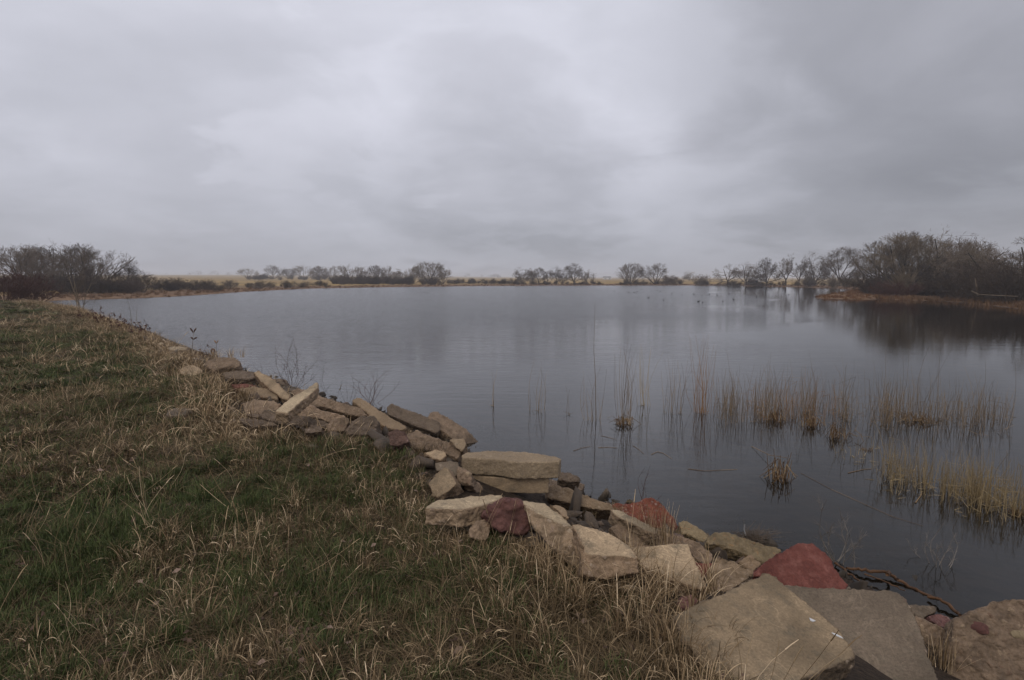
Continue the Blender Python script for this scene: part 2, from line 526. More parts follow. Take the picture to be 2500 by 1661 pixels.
def land(x, y):
    """returns z, signed distance inland, near-bank weight, inside-grass mask, grass distance"""
    x = np.atleast_1d(np.asarray(x, float))
    y = np.atleast_1d(np.asarray(y, float))
    ds, bi, bt = seg_dist(x, y, LAKE)
    inl = inside(x, y, LAKE)
    H = bank_h[bi] * (1 - bt) + bank_h[(bi + 1) % len(bank_h)] * bt
    w = np.clip((H - 0.42) / 0.78, 0, 1)
    dg, _, _ = seg_dist(x, y, GRASS)
    ing = inside(x, y, GRASS)
    f = ds / (ds + dg + 1e-6)
    f = np.where(ing, 1.0, f)
    znear = 1.2 * (0.25 * f + 0.75 * f * f * (3 - 2 * f))
    rough_ = (fbm(x * 1.7, y * 1.7, 3) - 0.5) * 0.16 * np.clip(ds / 1.0, 0, 1) + (fbm(x * 0.35, y * 0.35, 9) - 0.5) * 0.22 * np.clip(ds / 4, 0, 1)
    znear = znear + rough_
    zfar = 0.42 * (1 - np.exp(-ds / 14.0)) + 0.03 * np.clip(ds, 0, 1) + np.clip(ds - 10, 0, 400) * 0.0011 + (fbm(x * 0.05, y * 0.05, 5) - 0.5) * 0.25 * np.clip(ds / 30, 0, 1)
    dist = np.hypot(x, y)
    zfar = zfar + np.clip((dist - 900) / 2600, 0, 1) ** 2 * 9.0 * (0.35 + vnoise(x * 0.0009, y * 0.0009, 4)) * np.clip(0.75 - x / 4000, 0.2, 1.2)
    zfar = zfar + np.clip(ds - 60, 0, 1600) * 0.0055 * np.clip(0.25 - x / (np.abs(y) + 60) * 1.6, 0, 1) * (y > 0)
    z = znear * w + zfar * (1 - w)
    bed = -(0.16 * ds + 0.10 * np.clip(ds, 0, 0.5)) + (fbm(x * 1.3, y * 1.3, 8) - 0.5) * 0.12 * np.clip(ds, 0, 1)
    bed = np.maximum(bed, -1.6)
    z = np.where(inl, np.minimum(bed, -0.01 - 0.02 * ds.clip(0, 1)), z)
    return z, np.where(inl, -ds, ds), w, ing & ~inl, dg


def ground_z(x, y):
    return float(land(np.array([x]), np.array([y]))[0][0])


def hit(px, py, off=0.0):
    """point where an image ray meets the ground raised by off"""
    d = ray(px, py)
    ts = np.geomspace(1.0, 300, 1400)
    P = np.array([0, 0, EYE])[None] + d[None] * ts[:, None]
    z = land(P[:, 0], P[:, 1])[0] + off
    i = int(np.argmax(P[:, 2] <= z))
    return P[i]


# terrain sheet: rings round the camera, fine near, coarse far
nr, na = 330, 620
rr = np.geomspace(0.35, 4000, nr)
front = np.linspace(-60, 60, 440, endpoint=False)
backa = np.linspace(60, 300, na - 440, endpoint=False)
aa = np.radians(np.concatenate([front, backa]))
RR, AA = np.meshgrid(rr, aa, indexing='ij')
X = (RR * np.sin(AA)).ravel()
Y = (RR * np.cos(AA)).ravel()
Z, SD, W, ING, DG = land(X, Y)
verts = np.stack([X, Y, Z], 1)
idx = np.arange(nr * na).reshape(nr, na)
f = np.stack([idx[:-1, :], idx[1:, :], np.roll(idx, -1, 1)[1:, :], np.roll(idx, -1, 1)[:-1, :]], -1).reshape(-1, 4)
verts = np.vstack([verts, [[0, 0, ground_z(0, 0)]]])
cap = np.stack([np.full(na, nr * na), idx[0], np.roll(idx[0], -1)], 1)
z1 = np.append(np.where(ING, 1.0, 0.0) * 1.0, 1)      # turf
soft = np.clip(0.5 + np.where(ING, DG, -DG) / 0.5, 0, 1)
turf = np.append(soft * (SD > 0) * (W > 0.3), 1)
far_w = np.append(np.clip(1 - W, 0, 1) * (SD > 0), 0)
sdist = np.append(SD, 10)
me = mesh_np('ground', verts, [f[:, ::-1], cap[:, ::-1]], {'turf': turf, 'farland': far_w, 'inland': sdist}, smooth=True)

m, ns, ls = new_mat('ground_soil')
b, _ = bsdf_out(ns, ls)
geo = nd(ns, 'ShaderNodeNewGeometry')


def gnoise(s, d=5, r=0.6, squash=None, dist=0.0):
    n = nd(ns, 'ShaderNodeTexNoise', i_Scale=s, i_Detail=d, i_Roughness=r, i_Distortion=dist)
    if squash:
        mp = nd(ns, 'ShaderNodeMapping')
        mp.inputs['Scale'].default_value = squash
        ls.new(geo.outputs['Position'], mp.inputs[0])
        ls.new(mp.outputs[0], n.inputs['Vector'])
    else:
        ls.new(geo.outputs['Position'], n.inputs['Vector'])
    return n.outputs['Fac']


aturf = nd(ns, 'ShaderNodeAttribute', attribute_name='turf').outputs['Fac']
afar = nd(ns, 'ShaderNodeAttribute', attribute_name='farland').outputs['Fac']
ainl = nd(ns, 'ShaderNodeAttribute', attribute_name='inland').outputs['Fac']
gf = gnoise(30, 6, 0.7)
gm = gnoise(0.9, 5, 0.6)
gb = gnoise(0.02, 4, 0.6, (1, 3.0, 1))
soil = mixc(ns, ls, rngn(ns, ls, gf, 0.35, 0.65, 0, 1), (0.018, 0.013, 0.010), (0.065, 0.046, 0.032))
litter = mixc(ns, ls, rngn(ns, ls, gf, 0.35, 0.7, 0, 1), (0.022, 0.018, 0.009), (0.085, 0.058, 0.030))
greeny = mixc(ns, ls, rngn(ns, ls, gf, 0.35, 0.7, 0, 1), (0.014, 0.018, 0.006), (0.045, 0.052, 0.018))
turfc = mixc(ns, ls, rngn(ns, ls, gm, 0.42, 0.60, 0, 1), greeny, litter)
bed = mixc(ns, ls, rngn(ns, ls, gnoise(2.2, 6, 0.65), 0.4, 0.62, 0, 1), (0.018, 0.016, 0.011), (0.085, 0.062, 0.037))
field = mixc(ns, ls, rngn(ns, ls, gb, 0.35, 0.65, 0, 1), (0.20, 0.132, 0.048), (0.34, 0.230, 0.090))
field = mixc(ns, ls, rngn(ns, ls, gnoise(0.008, 3, 0.5, (0.6, 5, 1)), 0.56, 0.60, 0, 0.75), field, (0.10, 0.075, 0.05))
marsh = mixc(ns, ls, rngn(ns, ls, gnoise(0.25, 5, 0.6, (0.5, 2, 1)), 0.35, 0.65, 0, 1), (0.105, 0.060, 0.033), (0.205, 0.125, 0.068))
farc = mixc(ns, ls, rngn(ns, ls, ainl, 16, 30, 0, 1), marsh, field)
mud = mixc(ns, ls, rngn(ns, ls, ainl, 0.3, 1.0, 1, 0), farc, (0.07, 0.045, 0.03))
c1 = mixc(ns, ls, aturf, soil, turfc)
c2 = mixc(ns, ls, afar, c1, mud)
c3 = mixc(ns, ls, rngn(ns, ls, ainl, -0.02, 0.02, 1, 0), c2, bed)
ls.new(c3, b.inputs['Base Color'])
b.inputs['Roughness'].default_value = 0.95
b.inputs['Specular IOR Level'].default_value = 0.15
bp = nd(ns, 'ShaderNodeBump')
bp.inputs['Strength'].default_value = 0.8
bp.inputs['Distance'].default_value = 0.03
ls.new(gf, bp.inputs['Height'])
ls.new(bp.outputs[0], b.inputs['Normal'])
tag(obj('ground', me, m), kind='structure', label='sloping bank, lake shore and flat farmland beyond the lake')

# ---- water
m, ns, ls = new_mat('lake_water')
geo = nd(ns, 'ShaderNodeNewGeometry')
sepw = nd(ns, 'ShaderNodeSeparateXYZ')
ls.new(geo.outputs['Position'], sepw.inputs[0])
mp = nd(ns, 'ShaderNodeMapping')
mp.inputs['Rotation'].default_value = (0, 0, math.radians(12))
mp.inputs['Scale'].default_value = (0.55, 1.5, 1)
ls.new(geo.outputs['Position'], mp.inputs[0])
w1 = nd(ns, 'ShaderNodeTexNoise', i_Scale=2.6, i_Detail=4.0, i_Roughness=0.6)
ls.new(mp.outputs[0], w1.inputs['Vector'])
w2 = nd(ns, 'ShaderNodeTexNoise', i_Scale=0.55, i_Detail=3.0, i_Roughness=0.5)
ls.new(mp.outputs[0], w2.inputs['Vector'])
mp3 = nd(ns, 'ShaderNodeMapping')
mp3.inputs['Scale'].default_value = (0.25, 1.0, 1)
ls.new(geo.outputs['Position'], mp3.inputs[0])
w3 = nd(ns, 'ShaderNodeTexNoise', i_Scale=0.05, i_Detail=3.0, i_Roughness=0.55)
ls.new(mp3.outputs[0], w3.inputs['Vector'])
# wind: left and middle ruffled, right and near bank calm.  u = x + 0.25*y - offset
u = mth(ns, ls, 'SUBTRACT', sepw.outputs[0], mth(ns, ls, 'MULTIPLY', sepw.outputs[1], 0.36))
wind = rngn(ns, ls, mth(ns, ls, 'ADD', u, mth(ns, ls, 'MULTIPLY', mth(ns, ls, 'SUBTRACT', w3.outputs['Fac'], 0.5), 30.0)), -14.0, 6.0, 1.0, 0.0)
yfar = rngn(ns, ls, sepw.outputs[1], 12.0, 42.0, 0.03, 0.95)
amp = mth(ns, ls, 'ADD', mth(ns, ls, 'MULTIPLY', mth(ns, ls, 'MULTIPLY', wind, yfar), 0.95), 0.022)
hgt = mth(ns, ls, 'ADD', w1.outputs['Fac'], mth(ns, ls, 'MULTIPLY', w2.outputs['Fac'], 1.2))
bp = nd(ns, 'ShaderNodeBump')
bp.inputs['Distance'].default_value = 0.16
ls.new(amp, bp.inputs['Strength'])
ls.new(hgt, bp.inputs['Height'])
gl = nd(ns, 'ShaderNodeBsdfGlossy')
ls.new(rngn(ns, ls, amp, 0.03, 1.0, 0.012, 0.20), gl.inputs['Roughness'])
gl.inputs['Color'].default_value = (1.0, 1.0, 1.0, 1)
ls.new(bp.outputs[0], gl.inputs['Normal'])
tr = nd(ns, 'ShaderNodeBsdfTransparent')
tr.inputs['Color'].default_value = (0.50, 0.43, 0.32, 1)
df = nd(ns, 'ShaderNodeBsdfDiffuse')
df.inputs['Color'].default_value = (0.014, 0.013, 0.010, 1)
body = nd(ns, 'ShaderNodeMixShader')
ls.new(rngn(ns, ls, nd(ns, 'ShaderNodeCameraData').outputs['View Z Depth'], 0, 1, 0.45, 0.45), body.inputs[0])
ls.new(tr.outputs[0], body.inputs[1])
ls.new(df.outputs[0], body.inputs[2])
fr = nd(ns, 'ShaderNodeFresnel')
fr.inputs['IOR'].default_value = 1.333
ls.new(bp.outputs[0], fr.inputs['Normal'])
mx = nd(ns, 'ShaderNodeMixShader')
ls.new(fr.outputs[0], mx.inputs[0])
ls.new(body.outputs[0], mx.inputs[1])
ls.new(gl.outputs[0], mx.inputs[2])
o_ = nd(ns, 'ShaderNodeOutputMaterial')
ls.new(mx.outputs[0], o_.inputs['Surface'])
# remove the stray camera node: a fixed mix is all that is needed
for n in list(ns):
    if n.bl_idname == 'ShaderNodeCameraData':
        ns.remove(n)
for n in list(ns):
    if n.bl_idname == 'ShaderNodeMapRange' and n.outputs[0].links and n.outputs[0].links[0].to_node == body:
        ns.remove(n)
body.inputs[0].default_value = 0.30
LX0, LY0 = LAKE.min(0) - 3
LX1, LY1 = LAKE.max(0) + 3
wv = np.array([[LX0, LY0, 0], [LX1, LY0, 0], [LX1, LY1, 0], [LX0, LY1, 0]])
tag(obj('lake_water', mesh_np('lake_water', wv, np.array([[0, 1, 2, 3]])), m), kind='structure', label='grey lake surface, ruffled on the left and calm on the right')


# ------------------------------------------------------------------ tubes, trees
def tubes(segs, sides=3, shade=None):
    """segs (n,8): p0 p1 r0 r1 -> verts, quads, shade"""
    s = np.asarray(segs, float)
    n = len(s)
    p0, p1, r0, r1 = s[:, :3], s[:, 3:6], s[:, 6], s[:, 7]
    d = p1 - p0
    d /= np.linalg.norm(d, axis=1)[:, None] + 1e-9
    ref = np.where(np.abs(d[:, 2:3]) < 0.9, np.array([[0, 0, 1.0]]), np.array([[1.0, 0, 0]]))
    u = np.cross(d, ref)
    u /= np.linalg.norm(u, axis=1)[:, None]
    v = np.cross(d, u)
    ang = np.arange(sides) * 2 * PI / sides
    ring = u[:, None] * np.cos(ang)[None, :, None] + v[:, None] * np.sin(ang)[None, :, None]
    V = np.concatenate([p0[:, None] + ring * r0[:, None, None], p1[:, None] + ring * r1[:, None, None]], 1)
    b0 = (np.arange(n) * 2 * sides)[:, None]
    k = np.arange(sides)
    k2 = (k + 1) % sides
    F = np.stack([b0 + k, b0 + k2, b0 + k2 + sides, b0 + k + sides], -1).reshape(-1, 4)
    sh = np.repeat(rng.random(n) if shade is None else np.asarray(shade), 2 * sides)
    return V.reshape(-1, 3), F, sh


def rotv(d, ang, az):
    """tilt direction d by ang towards azimuth az about itself"""
    d = d / np.linalg.norm(d)
    ref = np.array([0, 0, 1.0]) if abs(d[2]) < 0.95 else np.array([1.0, 0, 0])
    u = np.cross(d, ref)
    u /= np.linalg.norm(u)
    v = np.cross(d, u)
    return d * math.cos(ang) + (u * math.cos(az) + v * math.sin(az)) * math.sin(ang)


def grow(out, p, d, L, r, lvl, P):
    n = P['segs'][min(lvl, len(P['segs']) - 1)]
    step = L / n
    kids = P['kids'][lvl] if lvl < len(P['kids']) else 0
    pos = p.copy()
    rr0 = r
    where = sorted(random.uniform(P['first'], 1.0) for _ in range(kids))
    wi = 0
    for k in range(n):
        d = rotv(d, random.gauss(0, P['wob']), random.uniform(0, 2 * PI))
        d = d + np.array([0, 0, P['up'][min(lvl, len(P['up']) - 1)]])
        d /= np.linalg.norm(d)
        q = pos + d * step
        r1 = max(r * (1 - (k + 1) / n * 0.62), P['rmin'])
        out.append((*pos, *q, rr0, r1, lvl))
        while wi < kids and where[wi] <= (k + 1) / n:
            t = where[wi] * n - k
            cp = pos + d * step * t
            a = random.uniform(*P['ang'])
            cd = rotv(d, a, random.uniform(0, 2 * PI))
            cl_ = L * random.uniform(*P['ratio']) * (1.15 - 0.45 * where[wi])
            grow(out, cp, cd, cl_, max(r1 * random.uniform(0.5, 0.72), P['rmin']), lvl + 1, P)
            wi += 1
        pos, rr0 = q, r1


def tree_meshes(name, style, seed, split=1):
    random.seed(seed)
    out = []
    if style == 'cottonwood':
        P = dict(segs=[3, 5, 4, 3, 2, 2], kids=[0, 8, 7, 5, 4], first=0.25, wob=0.17, up=[0, .05, .06, .05, .05], ang=(0.45, 1.15), ratio=(0.42, 0.66), rmin=0.0015)
        th = random.uniform(0.08, 0.16)
        nl = random.randint(4, 6)
        lean = rotv(np.array([0, 0, 1.0]), random.uniform(0, 0.12), random.uniform(0, 6.3))
        out.append((0, 0, -0.03, *(lean * th * 0.5), 0.030, 0.024, 0))
        out.append((*(lean * th * 0.5), *(lean * th), 0.024, 0.022, 0))
        a0 = random.uniform(0, 6.3)
        for k in range(nl + 1):
            tl = random.uniform(0.02, 0.22) if k == 0 else random.uniform(0.30, 1.35)
            dd = rotv(np.array([0, 0, 1.0]), tl, a0 + k * 2 * PI / nl + random.uniform(-.4, .4))
            grow(out, lean * th * random.uniform(0.6, 1.0), dd, (0.88 - 0.30 * tl) * random.uniform(0.9, 1.08), 0.015, 1, P)
    elif style == 'gnarly':
        P = dict(segs=[3, 6, 5, 3, 2, 2], kids=[0, 6, 6, 5, 4], first=0.25, wob=0.27, up=[0, .02, .05, .07, .05], ang=(0.5, 1.3), ratio=(0.40, 0.66), rmin=0.0013)
        th = 0.2
        out.append((0, 0, -0.03, 0.01, 0, th, 0.034, 0.026, 0))
        for k in range(4):
            dd = rotv(np.array([0, 0, 1.0]), random.uniform(0.25, 1.0), k * 1.6 + random.uniform(-.4, .4))
            grow(out, np.array([0.01, 0, th * random.uniform(0.7, 1)]), dd, random.uniform(0.5, 0.85), 0.018, 1, P)
    elif style == 'willow':
        P = dict(segs=[4, 4, 3, 2, 2], kids=[8, 7, 5, 3], first=0.30, wob=0.10, up=[.03, .05, .06, .05], ang=(0.25, 0.80), ratio=(0.40, 0.66), rmin=0.0014)
        n = random.randint(8, 11)
        for k in range(n):
            dd = rotv(np.array([0, 0, 1.0]), random.uniform(0.08, 1.15), k * 2 * PI / n + random.uniform(-.3, .3))
            grow(out, np.array([random.gauss(0, .012), random.gauss(0, .012), -0.02]), dd, random.uniform(0.68, 0.98) * (1.0 if dd[2] > .7 else .85), 0.013, 0, P)
    elif style == 'shrub':
        P = dict(segs=[4, 3, 2, 2], kids=[6, 5, 3], first=0.15, wob=0.13, up=[.03, .05, .05], ang=(0.25, 0.8), ratio=(0.3, 0.55), rmin=0.0022)
        n = 34
        for k in range(n):
            dd = rotv(np.array([0, 0, 1.0]), random.uniform(0.05, 1.15), random.uniform(0, 6.3))
            b0 = np.array([random.gauss(0, .09), random.gauss(0, .09), -0.03])
            grow(out, b0, dd, random.uniform(0.6, 1.0) * (1 if dd[2] > .6 else .8), 0.007, 0, P)
    elif style == 'broom':      # pale upright dense bush
        P = dict(segs=[3, 2, 2], kids=[7, 4], first=0.1, wob=0.07, up=[.05, .06, .05], ang=(0.15, 0.5), ratio=(0.3, 0.6), rmin=0.0020)
        for k in range(60):
            dd = rotv(np.array([0, 0, 1.0]), abs(random.gauss(0, 0.45)), random.uniform(0, 6.3))
            grow(out, np.array([random.gauss(0, .05), random.gauss(0, .05), -0.03]), dd, random.uniform(0.65, 1.0), 0.006, 0, P)
    elif style == 'cone':
        P = dict(segs=[6, 3, 2], kids=[46, 5, 2], first=0.06, wob=0.03, up=[.1, .04, .05], ang=(0.5, 1.1), ratio=(0.22, 0.34), rmin=0.0022)
        grow(out, np.array([0, 0, -0.03]), np.array([0, 0, 1.0]), 1.0, 0.016, 0, P)
    elif style == 'sapling':
        P = dict(segs=[5, 5, 4, 3], kids=[4, 7, 4], first=0.2, wob=0.12, up=[.04, .04, .03, .03], ang=(0.35, 0.9), ratio=(0.35, 0.62), rmin=0.0013)
        for k in range(4):
            dd = rotv(np.array([0, 0, 1.0]), random.uniform(0.05, 0.5), k * 1.5)
            grow(out, np.array([random.gauss(0, .02), random.gauss(0, .02), -0.02]), dd, random.uniform(0.7, 0.95), 0.011, 0, P)
    a = np.array(out, float)
    if style in ('willow', 'cottonwood', 'shrub'):
        mid = a[:, 3:6]
        zc, rx, rz = {'willow': (.40, .60, .62), 'cottonwood': (.46, .56, .62), 'shrub': (.10, .80, .85)}[style]
        rr_ = np.sqrt((mid[:, 0] ** 2 + mid[:, 1] ** 2) / rx ** 2 + (mid[:, 2] - zc) ** 2 / rz ** 2)
        ang = np.arctan2(mid[:, 1], mid[:, 0])
        lim = 1 + 0.10 * np.sin(ang * 3 + seed) * np.sin(mid[:, 2] * 9 + seed) + 0.06 * rng.normal(size=len(a))
        a = a[rr_ < lim]
    zmax = np.quantile(a[:, 5], 0.997)
    xr = np.quantile(np.abs(a[:, 3]), 0.965)
    a[:, :8] /= zmax
    lv = a[:, 8]
    big = (a[:, 6] > 0.0055) if style not in ('shrub', 'broom', 'sapling', 'cone') else (lv <= (0 if style == 'sapling' else -1))
    res = []
    for msk, sd, nm in ((big, 5, 'trunk'), (~big, 3, 'crown')):
        if msk.sum() == 0:
            res.append(None)
            continue
        V, F, sh = tubes(a[msk][:, :8], sd)
        res.append(mesh_np(name + '_' + nm, V, F, {'shade': sh}))
    return res[0], res[1], float(xr / zmax * 2)


PROTO = {}


def proto(style, i):
    k = (style, i)
    if k not in PROTO:
        PROTO[k] = tree_meshes(style, style, 100 + i * 17 + len(style))
    return PROTO[k]


def place_tree(name, style, i, px, Y, top_y, w_px, label, cat, twig, group=None, rot=None, bark=None, sink=0.0):
    """plant one tree on the land at column px and distance Y; size from its height and spread"""
    x = at_Y(px, Y)
    z = ground_z(x, Y)
    tm, cm, w0 = proto(style, i)
    dep = Y * math.cos(PITCH)
    ztop = EYE + (678 - top_y) / FPX * Y
    h = max(ztop - z, 0.4) * (1.10 if Y > 150 and style not in ('shrub', 'broom') else 1.0)
    w = w_px / FPX * Y
    root = empty(name, (x, Y, z - sink))
    r = rot if rot is not None else random.uniform(0, 2 * PI)
    root.rotation_euler = (0, 0, r)
    sxy = w / w0 * 1.18
    root.scale = (sxy, sxy, h)
    tag(root, label, cat, group)
    parts = []
    if tm is not None:
        t = bpy.data.objects.new('trunk', tm)
        COL.objects.link(t)
        t.parent = root
        set_mat(t, bark or M_BARK)
    c = bpy.data.objects.new('crown' if tm is not None else 'branches', cm)
    COL.objects.link(c)
    c.parent = root
    set_mat(c, twig)
    return root


def set_mat(o, mat):
    if len(o.data.materials) == 0:
        o.data.materials.append(None)
    o.material_slots[0].link = 'OBJECT'
    o.material_slots[0].material = mat


random.seed(21)
TREES = [
    # style, proto, px, Y, top, width px, label, twigs, category, name, group
    ('willow', 0, 62, 104, 600, 118, 'broad bare grey-brown tree behind the red brush, leftmost tall crown', M_TWIG, 'tree', 'bare_tree', 'big trees on the left shore'),
    ('willow', 1, 128, 112, 598, 120, 'big round bare tree in the middle of the left grove', M_TWIG, 'tree', 'bare_tree', 'big trees on the left shore'),
    ('willow', 2, 225, 108, 597, 130, 'tall domed bare tree at the right of the left grove, behind the sapling', M_TWIG, 'tree', 'bare_tree', 'big trees on the left shore'),
    ('willow', 0, 180, 118, 602, 110, 'bare tree filling the gap between the two right domes of the left grove', M_TWIG, 'tree', 'bare_tree', 'big trees on the left shore'),
    ('willow', 2, 90, 122, 603, 120, 'bare tree behind and between the two left domes of the left grove', M_TWIG, 'tree', 'bare_tree', 'big trees on the left shore'),
    ('cottonwood', 3, 312, 104, 645, 66, 'dark medium bare tree stepping down right of the left grove', M_BRUSH, 'tree', 'bare_tree', 'big trees on the left shore'),
    ('willow', 1, 352, 102, 667, 50, 'low slanting bare tree ending the left grove beside the shrub row', M_BRUSH, 'tree', 'bare_tree', 'big trees on the left shore'),
    ('willow', 1, 604, 560, 657, 36, 'small hazy tree standing alone in the yellow field, left of the far tree row', M_TWIGT, 'tree', 'bare_tree', None),
    ('willow', 2, 668, 470, 650, 44, 'round hazy tree starting the far tree row on the left', M_TWIG, 'tree', 'bare_tree', 'far tree row left of centre'),
    ('willow', 0, 704, 470, 658, 32, 'low rounded tree, second in the far tree row from the left', M_TWIG, 'tree', 'bare_tree', 'far tree row left of centre'),
    ('willow', 1, 741, 460, 651, 42, 'twin crowned bare tree, third in the far tree row from the left', M_TWIGT, 'tree', 'bare_tree', 'far tree row left of centre'),
    ('willow', 0, 781, 370, 652, 36, 'dark bare tree, fourth in the far tree row from the left', M_TWIG, 'tree', 'bare_tree', 'far tree row left of centre'),
    ('willow', 2, 810, 370, 652, 28, 'slim bare tree with a round head, left of the wide brown dome', M_TWIG, 'tree', 'bare_tree', 'far tree row left of centre'),
    ('willow', 1, 858, 250, 651, 68, 'wide brown flat-domed tree above thick undergrowth on the far shore', M_TWIG, 'tree', 'bare_tree', 'far tree row left of centre'),
    ('willow', 0, 918, 255, 651, 36, 'fan shaped bare tree just right of the wide brown dome', M_TWIG, 'tree', 'bare_tree', 'far tree row left of centre'),
    ('willow', 1, 946, 260, 652, 23, 'narrow bare tree with a small round head next to the fan shaped one', M_TWIG, 'tree', 'bare_tree', 'far tree row left of centre'),
    ('cottonwood', 2, 968, 250, 660, 34, 'low bare tree in the dip left of the big domed willow', M_TWIGT, 'tree', 'bare_tree', 'far tree row left of centre'),
    ('willow', 2, 1010, 228, 654, 32, 'upright bushy tree touching the left side of the big domed willow', M_TWIGT, 'tree', 'bare_tree', 'far tree row left of centre'),
    ('willow', 0, 1050, 222, 645, 74, 'big domed bare willow with fanning stems near the middle of the far shore', M_TWIGT, 'tree', 'bare_willow', 'far tree row left of centre'),
    ('willow', 1, 1083, 224, 660, 34, 'sloping low willow at the right foot of the big domed one', M_TWIGT, 'tree', 'bare_willow', 'far tree row left of centre'),
    ('cottonwood', 1, 1274, 232, 657, 34, 'leaning bare cottonwood, leftmost of the far clump right of centre', M_TWIG, 'tree', 'bare_cottonwood', 'far cottonwoods right of centre'),
    ('cottonwood', 2, 1294, 236, 658, 26, 'thin bare cottonwood, second in the far clump right of centre', M_TWIG, 'tree', 'bare_cottonwood', 'far cottonwoods right of centre'),
    ('cottonwood', 4, 1315, 232, 657, 34, 'forked bare cottonwood, third in the far clump right of centre', M_TWIG, 'tree', 'bare_cottonwood', 'far cottonwoods right of centre'),
    ('gnarly', 0, 1337, 238, 660, 18, 'very narrow crooked tree in the gap of the far clump', M_TWIG, 'tree', 'bare_cottonwood', 'far cottonwoods right of centre'),
    ('cottonwood', 0, 1360, 230, 655, 36, 'bare cottonwood left of the tallest of the far clump', M_TWIG, 'tree', 'bare_cottonwood', 'far cottonwoods right of centre'),
    ('cottonwood', 3, 1401, 228, 648, 50, 'tallest, widest cottonwood of the far clump right of centre', M_TWIG, 'tree', 'bare_cottonwood', 'far cottonwoods right of centre'),
    ('gnarly', 1, 1432, 232, 660, 20, 'small open-branched tree right of the tallest of the far clump', M_TWIG, 'tree', 'bare_cottonwood', 'far cottonwoods right of centre'),
    ('cone', 0, 1448, 232, 668, 15, 'small cone shaped bush ending the far clump', M_TWIG, 'bush', 'cone_bush', None),
    ('willow', 0, 1538, 230, 647, 56, 'round bare cottonwood standing alone, left of a similar pair', M_TWIG, 'tree', 'bare_cottonwood', 'lone cottonwoods on the far shore'),
    ('willow', 2, 1600, 230, 647, 60, 'round bare cottonwood with brown bushes at its right foot', M_TWIG, 'tree', 'bare_cottonwood', 'lone cottonwoods on the far shore'),
    ('cottonwood', 1, 1682, 420, 664, 26, 'faint pale tree seen through haze between two shore clumps', M_TWIGT, 'tree', 'bare_tree', None),
    ('gnarly', 2, 1776, 212, 649, 58, 'drooping bare tree with low hanging limbs, left end of the right-hand row', M_TWIG, 'tree', 'bare_cottonwood', 'bare trees of the right-hand row'),
    ('cottonwood', 0, 1822, 208, 647, 62, 'spreading bare tree, second of the right-hand row', M_TWIG, 'tree', 'bare_cottonwood', 'bare trees of the right-hand row'),
    ('cottonwood', 3, 1871, 202, 636, 52, 'taller bare tree with a bushy head, third of the right-hand row', M_TWIG, 'tree', 'bare_cottonwood', 'bare trees of the right-hand row'),
    ('gnarly', 0, 1918, 196, 630, 48, 'open bare tree with thin forking limbs, fourth of the right-hand row', M_TWIG, 'tree', 'bare_cottonwood', 'bare trees of the right-hand row'),
    ('gnarly', 1, 1950, 192, 637, 34, 'leaning narrow bare tree, fifth of the right-hand row', M_TWIG, 'tree', 'bare_cottonwood', 'bare trees of the right-hand row'),
    ('cottonwood', 1, 1990, 186, 626, 58, 'dense bare tree left of the tallest in the right-hand row', M_TWIG, 'tree', 'bare_cottonwood', 'bare trees of the right-hand row'),
    ('cottonwood', 4, 2050, 178, 613, 84, 'tallest tree of the right-hand row, with heavy dark limbs', M_TWIG, 'tree', 'bare_cottonwood', 'bare trees of the right-hand row'),
    ('gnarly', 2, 2096, 165, 648, 46, 'dark crooked low tree in the gap before the right-hand wood', M_BRUSH, 'tree', 'bare_cottonwood', 'bare trees of the right-hand row'),
    ('willow', 2, 2145, 104, 592, 120, 'spreading bare tree forming the left edge of the right-hand wood', M_TWIG, 'tree', 'bare_tree', 'big trees of the right-hand wood'),
    ('willow', 0, 2205, 96, 570, 165, 'big domed bare tree at the top of the right-hand wood', M_TWIGT, 'tree', 'bare_tree', 'big trees of the right-hand wood'),
    ('willow', 1, 2290, 94, 571, 165, 'big pale-limbed bare tree right beside the domed one in the wood', M_TWIGT, 'tree', 'bare_tree', 'big trees of the right-hand wood'),
    ('willow', 2, 2250, 108, 567, 150, 'bare tree rising between and behind the two domed ones of the wood', M_TWIG, 'tree', 'bare_tree', 'big trees of the right-hand wood'),
    ('willow', 0, 2350, 100, 588, 130, 'bare tree behind the lower crooked one in the wood', M_TWIG, 'tree', 'bare_tree', 'big trees of the right-hand wood'),
    ('gnarly', 1, 2362, 88, 596, 110, 'lower crooked bare tree right of the big domed pair', M_TWIG, 'tree', 'bare_tree', 'big trees of the right-hand wood'),
    ('gnarly', 0, 2440, 74, 592, 140, 'crooked bare tree with long black limbs near the right edge', M_TWIG, 'tree', 'bare_tree', 'big trees of the right-hand wood'),
    ('gnarly', 2, 2500, 68, 566, 170, 'rightmost big bare tree, its zigzag limb reaching over the wood', M_TWIG, 'tree', 'bare_tree', 'big trees of the right-hand wood'),
    ('cottonwood', 1, 2620, 66, 560, 190, 'bare tree past the right edge of the wood', M_TWIG, 'tree', 'bare_tree', 'big trees of the right-hand wood'),
]
for st, i, px, Yd, top, wp, lab, tw, cat, nm, grp in TREES:
    place_tree(nm, st, i, px, Yd, top, wp, lab, cat, tw, grp)

